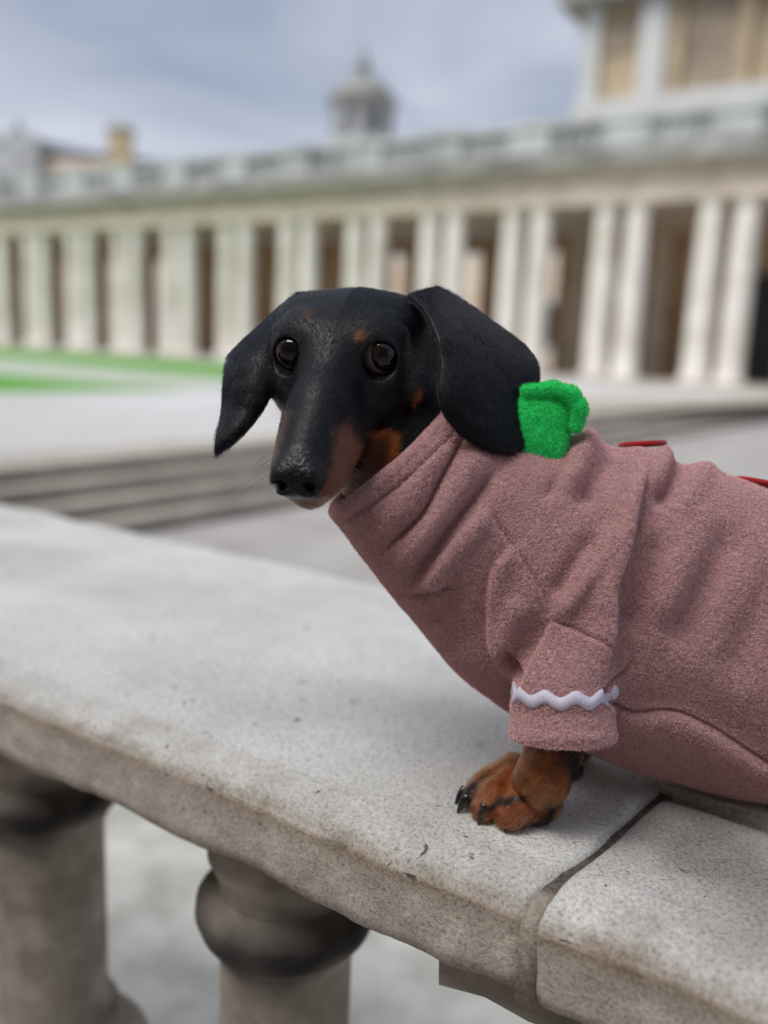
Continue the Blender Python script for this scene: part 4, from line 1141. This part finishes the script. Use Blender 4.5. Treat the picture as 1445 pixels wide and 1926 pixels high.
# ------------------------------------------------------------------ hair and fleece nap
def strands(name, V, Q, Nn, wgt, count, dirfn, length, rad, lift, colfn, mat, parent, npt=4, curl=0.0, seed=1):
    r = np.random.default_rng(seed)
    T = np.concatenate([Q[:, [0, 1, 2]], Q[:, [0, 2, 3]]])
    a, b, c = V[T[:, 0]], V[T[:, 1]], V[T[:, 2]]
    ar = np.linalg.norm(np.cross(b - a, c - a), axis=1) * wgt[T].mean(1)
    cs = np.cumsum(ar); pick = np.searchsorted(cs, r.random(count) * cs[-1]); pick = np.minimum(pick, len(T) - 1)
    u = r.random(count); v = r.random(count); f = u + v > 1; u[f] = 1 - u[f]; v[f] = 1 - v[f]
    tri = T[pick]; wv = np.stack([1 - u - v, u, v], 1)
    pos = (V[tri] * wv[..., None]).sum(1); nn = (Nn[tri] * wv[..., None]).sum(1); nn /= np.linalg.norm(nn, axis=1)[:, None] + 1e-9
    dv = (dirfn(V, Nn)[tri] * wv[..., None]).sum(1); dv = dv - (dv * nn).sum(1)[:, None] * nn; dv /= np.linalg.norm(dv, axis=1)[:, None] + 1e-9
    dv = dv + r.normal(0, .07 + curl, (count, 3)); dv = dv - (dv * nn).sum(1)[:, None] * nn; dv /= np.linalg.norm(dv, axis=1)[:, None] + 1e-9
    ln = length(pos) * (0.6 + .7 * r.random(count)) if callable(length) else length * (0.6 + .7 * r.random(count))
    lf = lift * (0.4 + 1.2 * r.random(count))
    pts = np.zeros((count, npt, 3)); t = np.linspace(0, 1, npt)
    side = np.cross(nn, dv); cu = r.normal(0, 1, count) * curl
    for k in range(npt):
        pts[:, k] = pos + dv * (ln * t[k])[:, None] + nn * (ln * lf * math.sin(t[k] * math.pi * .62))[:, None] + side * (ln * cu * t[k] ** 2)[:, None] - nn * .0002 * (k == 0)
    hc = bpy.data.hair_curves.new(name); hc.add_curves([npt] * count)
    hc.attributes['position'].data.foreach_set('vector', pts.astype(np.float32).ravel())
    at = hc.attributes.get('radius') or hc.attributes.new('radius', 'FLOAT', 'POINT')
    at.data.foreach_set('value', np.tile(rad * np.array([1, .9, .7, .25, .15][:npt] if npt <= 5 else np.linspace(1, .2, npt)), count).astype(np.float32))
    cl = colfn(pos, tri, wv, r); ca = hc.attributes.new('hair_col', 'FLOAT_COLOR', 'POINT')
    c4 = np.ones((count, npt, 4), np.float32); c4[:, :, :3] = cl[:, None, :]; ca.data.foreach_set('color', c4.ravel())
    hc.materials.append(mat)
    o = bpy.data.objects.new(name, hc); COL.objects.link(o); o.parent = parent
    o.matrix_parent_inverse = Matrix.Translation(-Vector(dog.location)) if parent is dog else Matrix.Identity(4)
    return o
M = Mat('dog_hair', 0.38); ph = M.n('ShaderNodeBsdfHairPrincipled'); ph.parametrization = 'COLOR'
M.l(M.attr('hair_col'), ph.inputs['Color']); ph.inputs['IOR'].default_value = 1.4; ph.inputs['Roughness'].default_value = .15; ph.inputs['Radial Roughness'].default_value = .45
M.l(ph.outputs[0], M.t.nodes['Material Output'].inputs['Surface']); MAT['hair'] = M.m
M = Mat('fleece_nap', 0.95); M.base(M.attr('hair_col')); M.b.inputs['Specular IOR Level'].default_value = .1; MAT['nap'] = M.m
nV = len(Vb)
xx, yy, _ = proj(Vb)
earid = np.zeros(nV, int)
for k, (bv, lo_, hi_) in enumerate(EARS):
    for i in np.nonzero(((Vb > lo_) & (Vb < hi_)).all(1))[0]:
        h_ = bv.find_nearest(Vector(Vb[i]), .004)
        if h_[0] is not None and h_[3] < EARTH + .0012: earid[i] = k + 1
wq = qh[:nV]
wgt = (1 - np.clip(nose_m[:nV] * 1.5, 0, 1)) * (1 - np.clip(lid_m[:nV] * 2, 0, 1))
inside = jumper_cut(Vb) < -.004
wgt = wgt * (~inside) * ((Vb[:, 2] < TOPZ + .1) | (np.linalg.norm(wq, axis=1) < 16))
wgt = np.where(Vb[:, 2] < TOPZ + .002, 0, wgt)
earR_dir = nrm(P(950, 800, .47) - P(820, 560, .49)); earL_dir = nrm(P(420, 830, .49) - P(540, 570, .51))
pawd = nrm(P(890, 1540, .49) - P(1030, 1420, .49))
def furdir(p, n):
    q = toH(p); d = np.tile(-HF, (len(p), 1)) + HR[None] * (np.sign(q[:, 0]) * .25)[:, None] - HU[None] * (.35 * np.clip(q[:, 2] + 1, 0, 3) / 3)[:, None]
    d[earid == 1] = earR_dir; d[earid == 2] = earL_dir
    x, y, _ = proj(p); pw = (p[:, 2] < TOPZ + .1) & (y > 1300); d[pw] = pawd
    return d
def furcol(pos, tri, wv, r):
    c = (cc[:nV][tri] * wv[..., None]).sum(1)
    tn = (tan_m[:nV][tri] * wv).sum(1)
    cl_ = .8 + .45 * np.clip(vnoise(pos, 420, 4), -.6, .8)
    return c * ((0.7 + .65 * r.random(len(pos))) * np.where(tn > .2, cl_, 1))[:, None] + (tn * r.random(len(pos)) ** 4 * .10)[:, None]
def furlen(p):
    q = toH(p); l = np.full(len(p), .0036); l = np.where(q[:, 2] > 2, .0034, l); l = np.where(q[:, 2] > 5.5, .0024, l)
    x, y, _ = proj(p); return np.where((p[:, 2] < TOPZ + .1) & (y > 1300), .0048, l)
fur = strands('coat_hair', Vb, Qb, NB_[:nV], wgt, 170000, furdir, furlen, .00006, .13, furcol, MAT['hair'], dog, 4, .04, 5)
fur['label'] = 'short glossy black and tan coat'
def napdir(p, n): return np.random.default_rng(3).normal(0, 1, p.shape)
def napcol(pos, tri, wv, r):
    k = r.random(len(pos))[:, None]; return np.array(lin(204, 156, 155)[:3]) * (1 - k) + np.array(lin(246, 212, 213)[:3]) * k
xj, yj, _ = proj(Vj)
vis = ((xj < 1500) & (((CAM - Vj) * normals_of(jumper)[:len(Vj)]).sum(1) > -.03)).astype(float)
nap = strands('fleece_nap', Vj, Qj, NJ[:len(Vj)], vis, 240000, napdir, .0012, .00010, .5, napcol, MAT['nap'], jumper, 5, .9, 6)
def gcol(pos, tri, wv, r):
    k = r.random(len(pos))[:, None]; return np.array(lin(6, 210, 94)[:3]) * (1 - k) + np.array(lin(90, 244, 150)[:3]) * k
strands('bow_nap', Vg, Qg, normals_of(green), np.ones(len(Vg)), 18000, napdir, .0015, .00010, .5, gcol, MAT['nap'], jumper, 5, .8, 8)
# whiskers and a stray white hair on the collar
def whisk(name, roots, mat, col, rad):
    npt = 6; hc = bpy.data.hair_curves.new(name); hc.add_curves([npt] * len(roots)); pts = []
    for a, b, c in roots:
        for t in np.linspace(0, 1, npt): pts.append((1 - t) ** 2 * a + 2 * t * (1 - t) * b + t * t * c)
    hc.attributes['position'].data.foreach_set('vector', np.array(pts, np.float32).ravel())
    at = hc.attributes.get('radius') or hc.attributes.new('radius', 'FLOAT', 'POINT')
    at.data.foreach_set('value', np.tile(rad * np.linspace(1, .15, npt), len(roots)).astype(np.float32))
    ca = hc.attributes.new('hair_col', 'FLOAT_COLOR', 'POINT'); ca.data.foreach_set('color', np.tile(np.array(col, np.float32), npt * len(roots)))
    hc.materials.append(mat); o = bpy.data.objects.new(name, hc); COL.objects.link(o); o.parent = dog
    o.matrix_parent_inverse = Matrix.Translation(-Vector(dog.location)); return o
bb = BVHTree.FromPolygons([tuple(v) for v in Vb], [tuple(map(int, f)) for f in Qb]); wr = []
for sx in (-1, 1):
    for i in range(7):
        o0 = H(sx * 6, -4.0 + .35 * (i % 3) - .9, 4.2 + .55 * i * .7); ht = bb.ray_cast(Vector(o0), Vector(-HR * sx), .1)
        if ht[0] is None: continue
        a = np.array(ht[0]); l_ = .018 + .010 * random.random()
        dr = nrm(HR * sx * 1.0 - HU * (.35 + .3 * random.random()) + HF * (-.1 + .5 * random.random()))
        wr.append((a - dr * .001, a + dr * l_ * .5, a + dr * l_ - HU * .006))
    for i in range(3):
        o0 = H(sx * (1.6 + .5 * i), 5, .6); ht = bb.ray_cast(Vector(o0), Vector(-HU), .1)
        if ht[0] is None: continue
        a = np.array(ht[0]); wr.append((a, a + HU * .006 + HF * .002, a + HU * .011 + HR * sx * .004))
whisk('whisker', wr, MAT['hair'], (.004, .004, .005, 1), .00011)
ht = jb.ray_cast(Vector(CAM), Vector(nrm(ray(797, 862))), 1.0)
if ht[0] is not None:
    c0 = np.array(ht[0]) - FW * .002; whisk('stray_hair', [(c0 - RT * .0025 + UP * .005, c0 - RT * .001 - UP * .001, c0 + RT * .003 - UP * .004)], MAT['nap'], (.8, .78, .76, 1), .00012)
print('verts', len(VB), len(VJ))
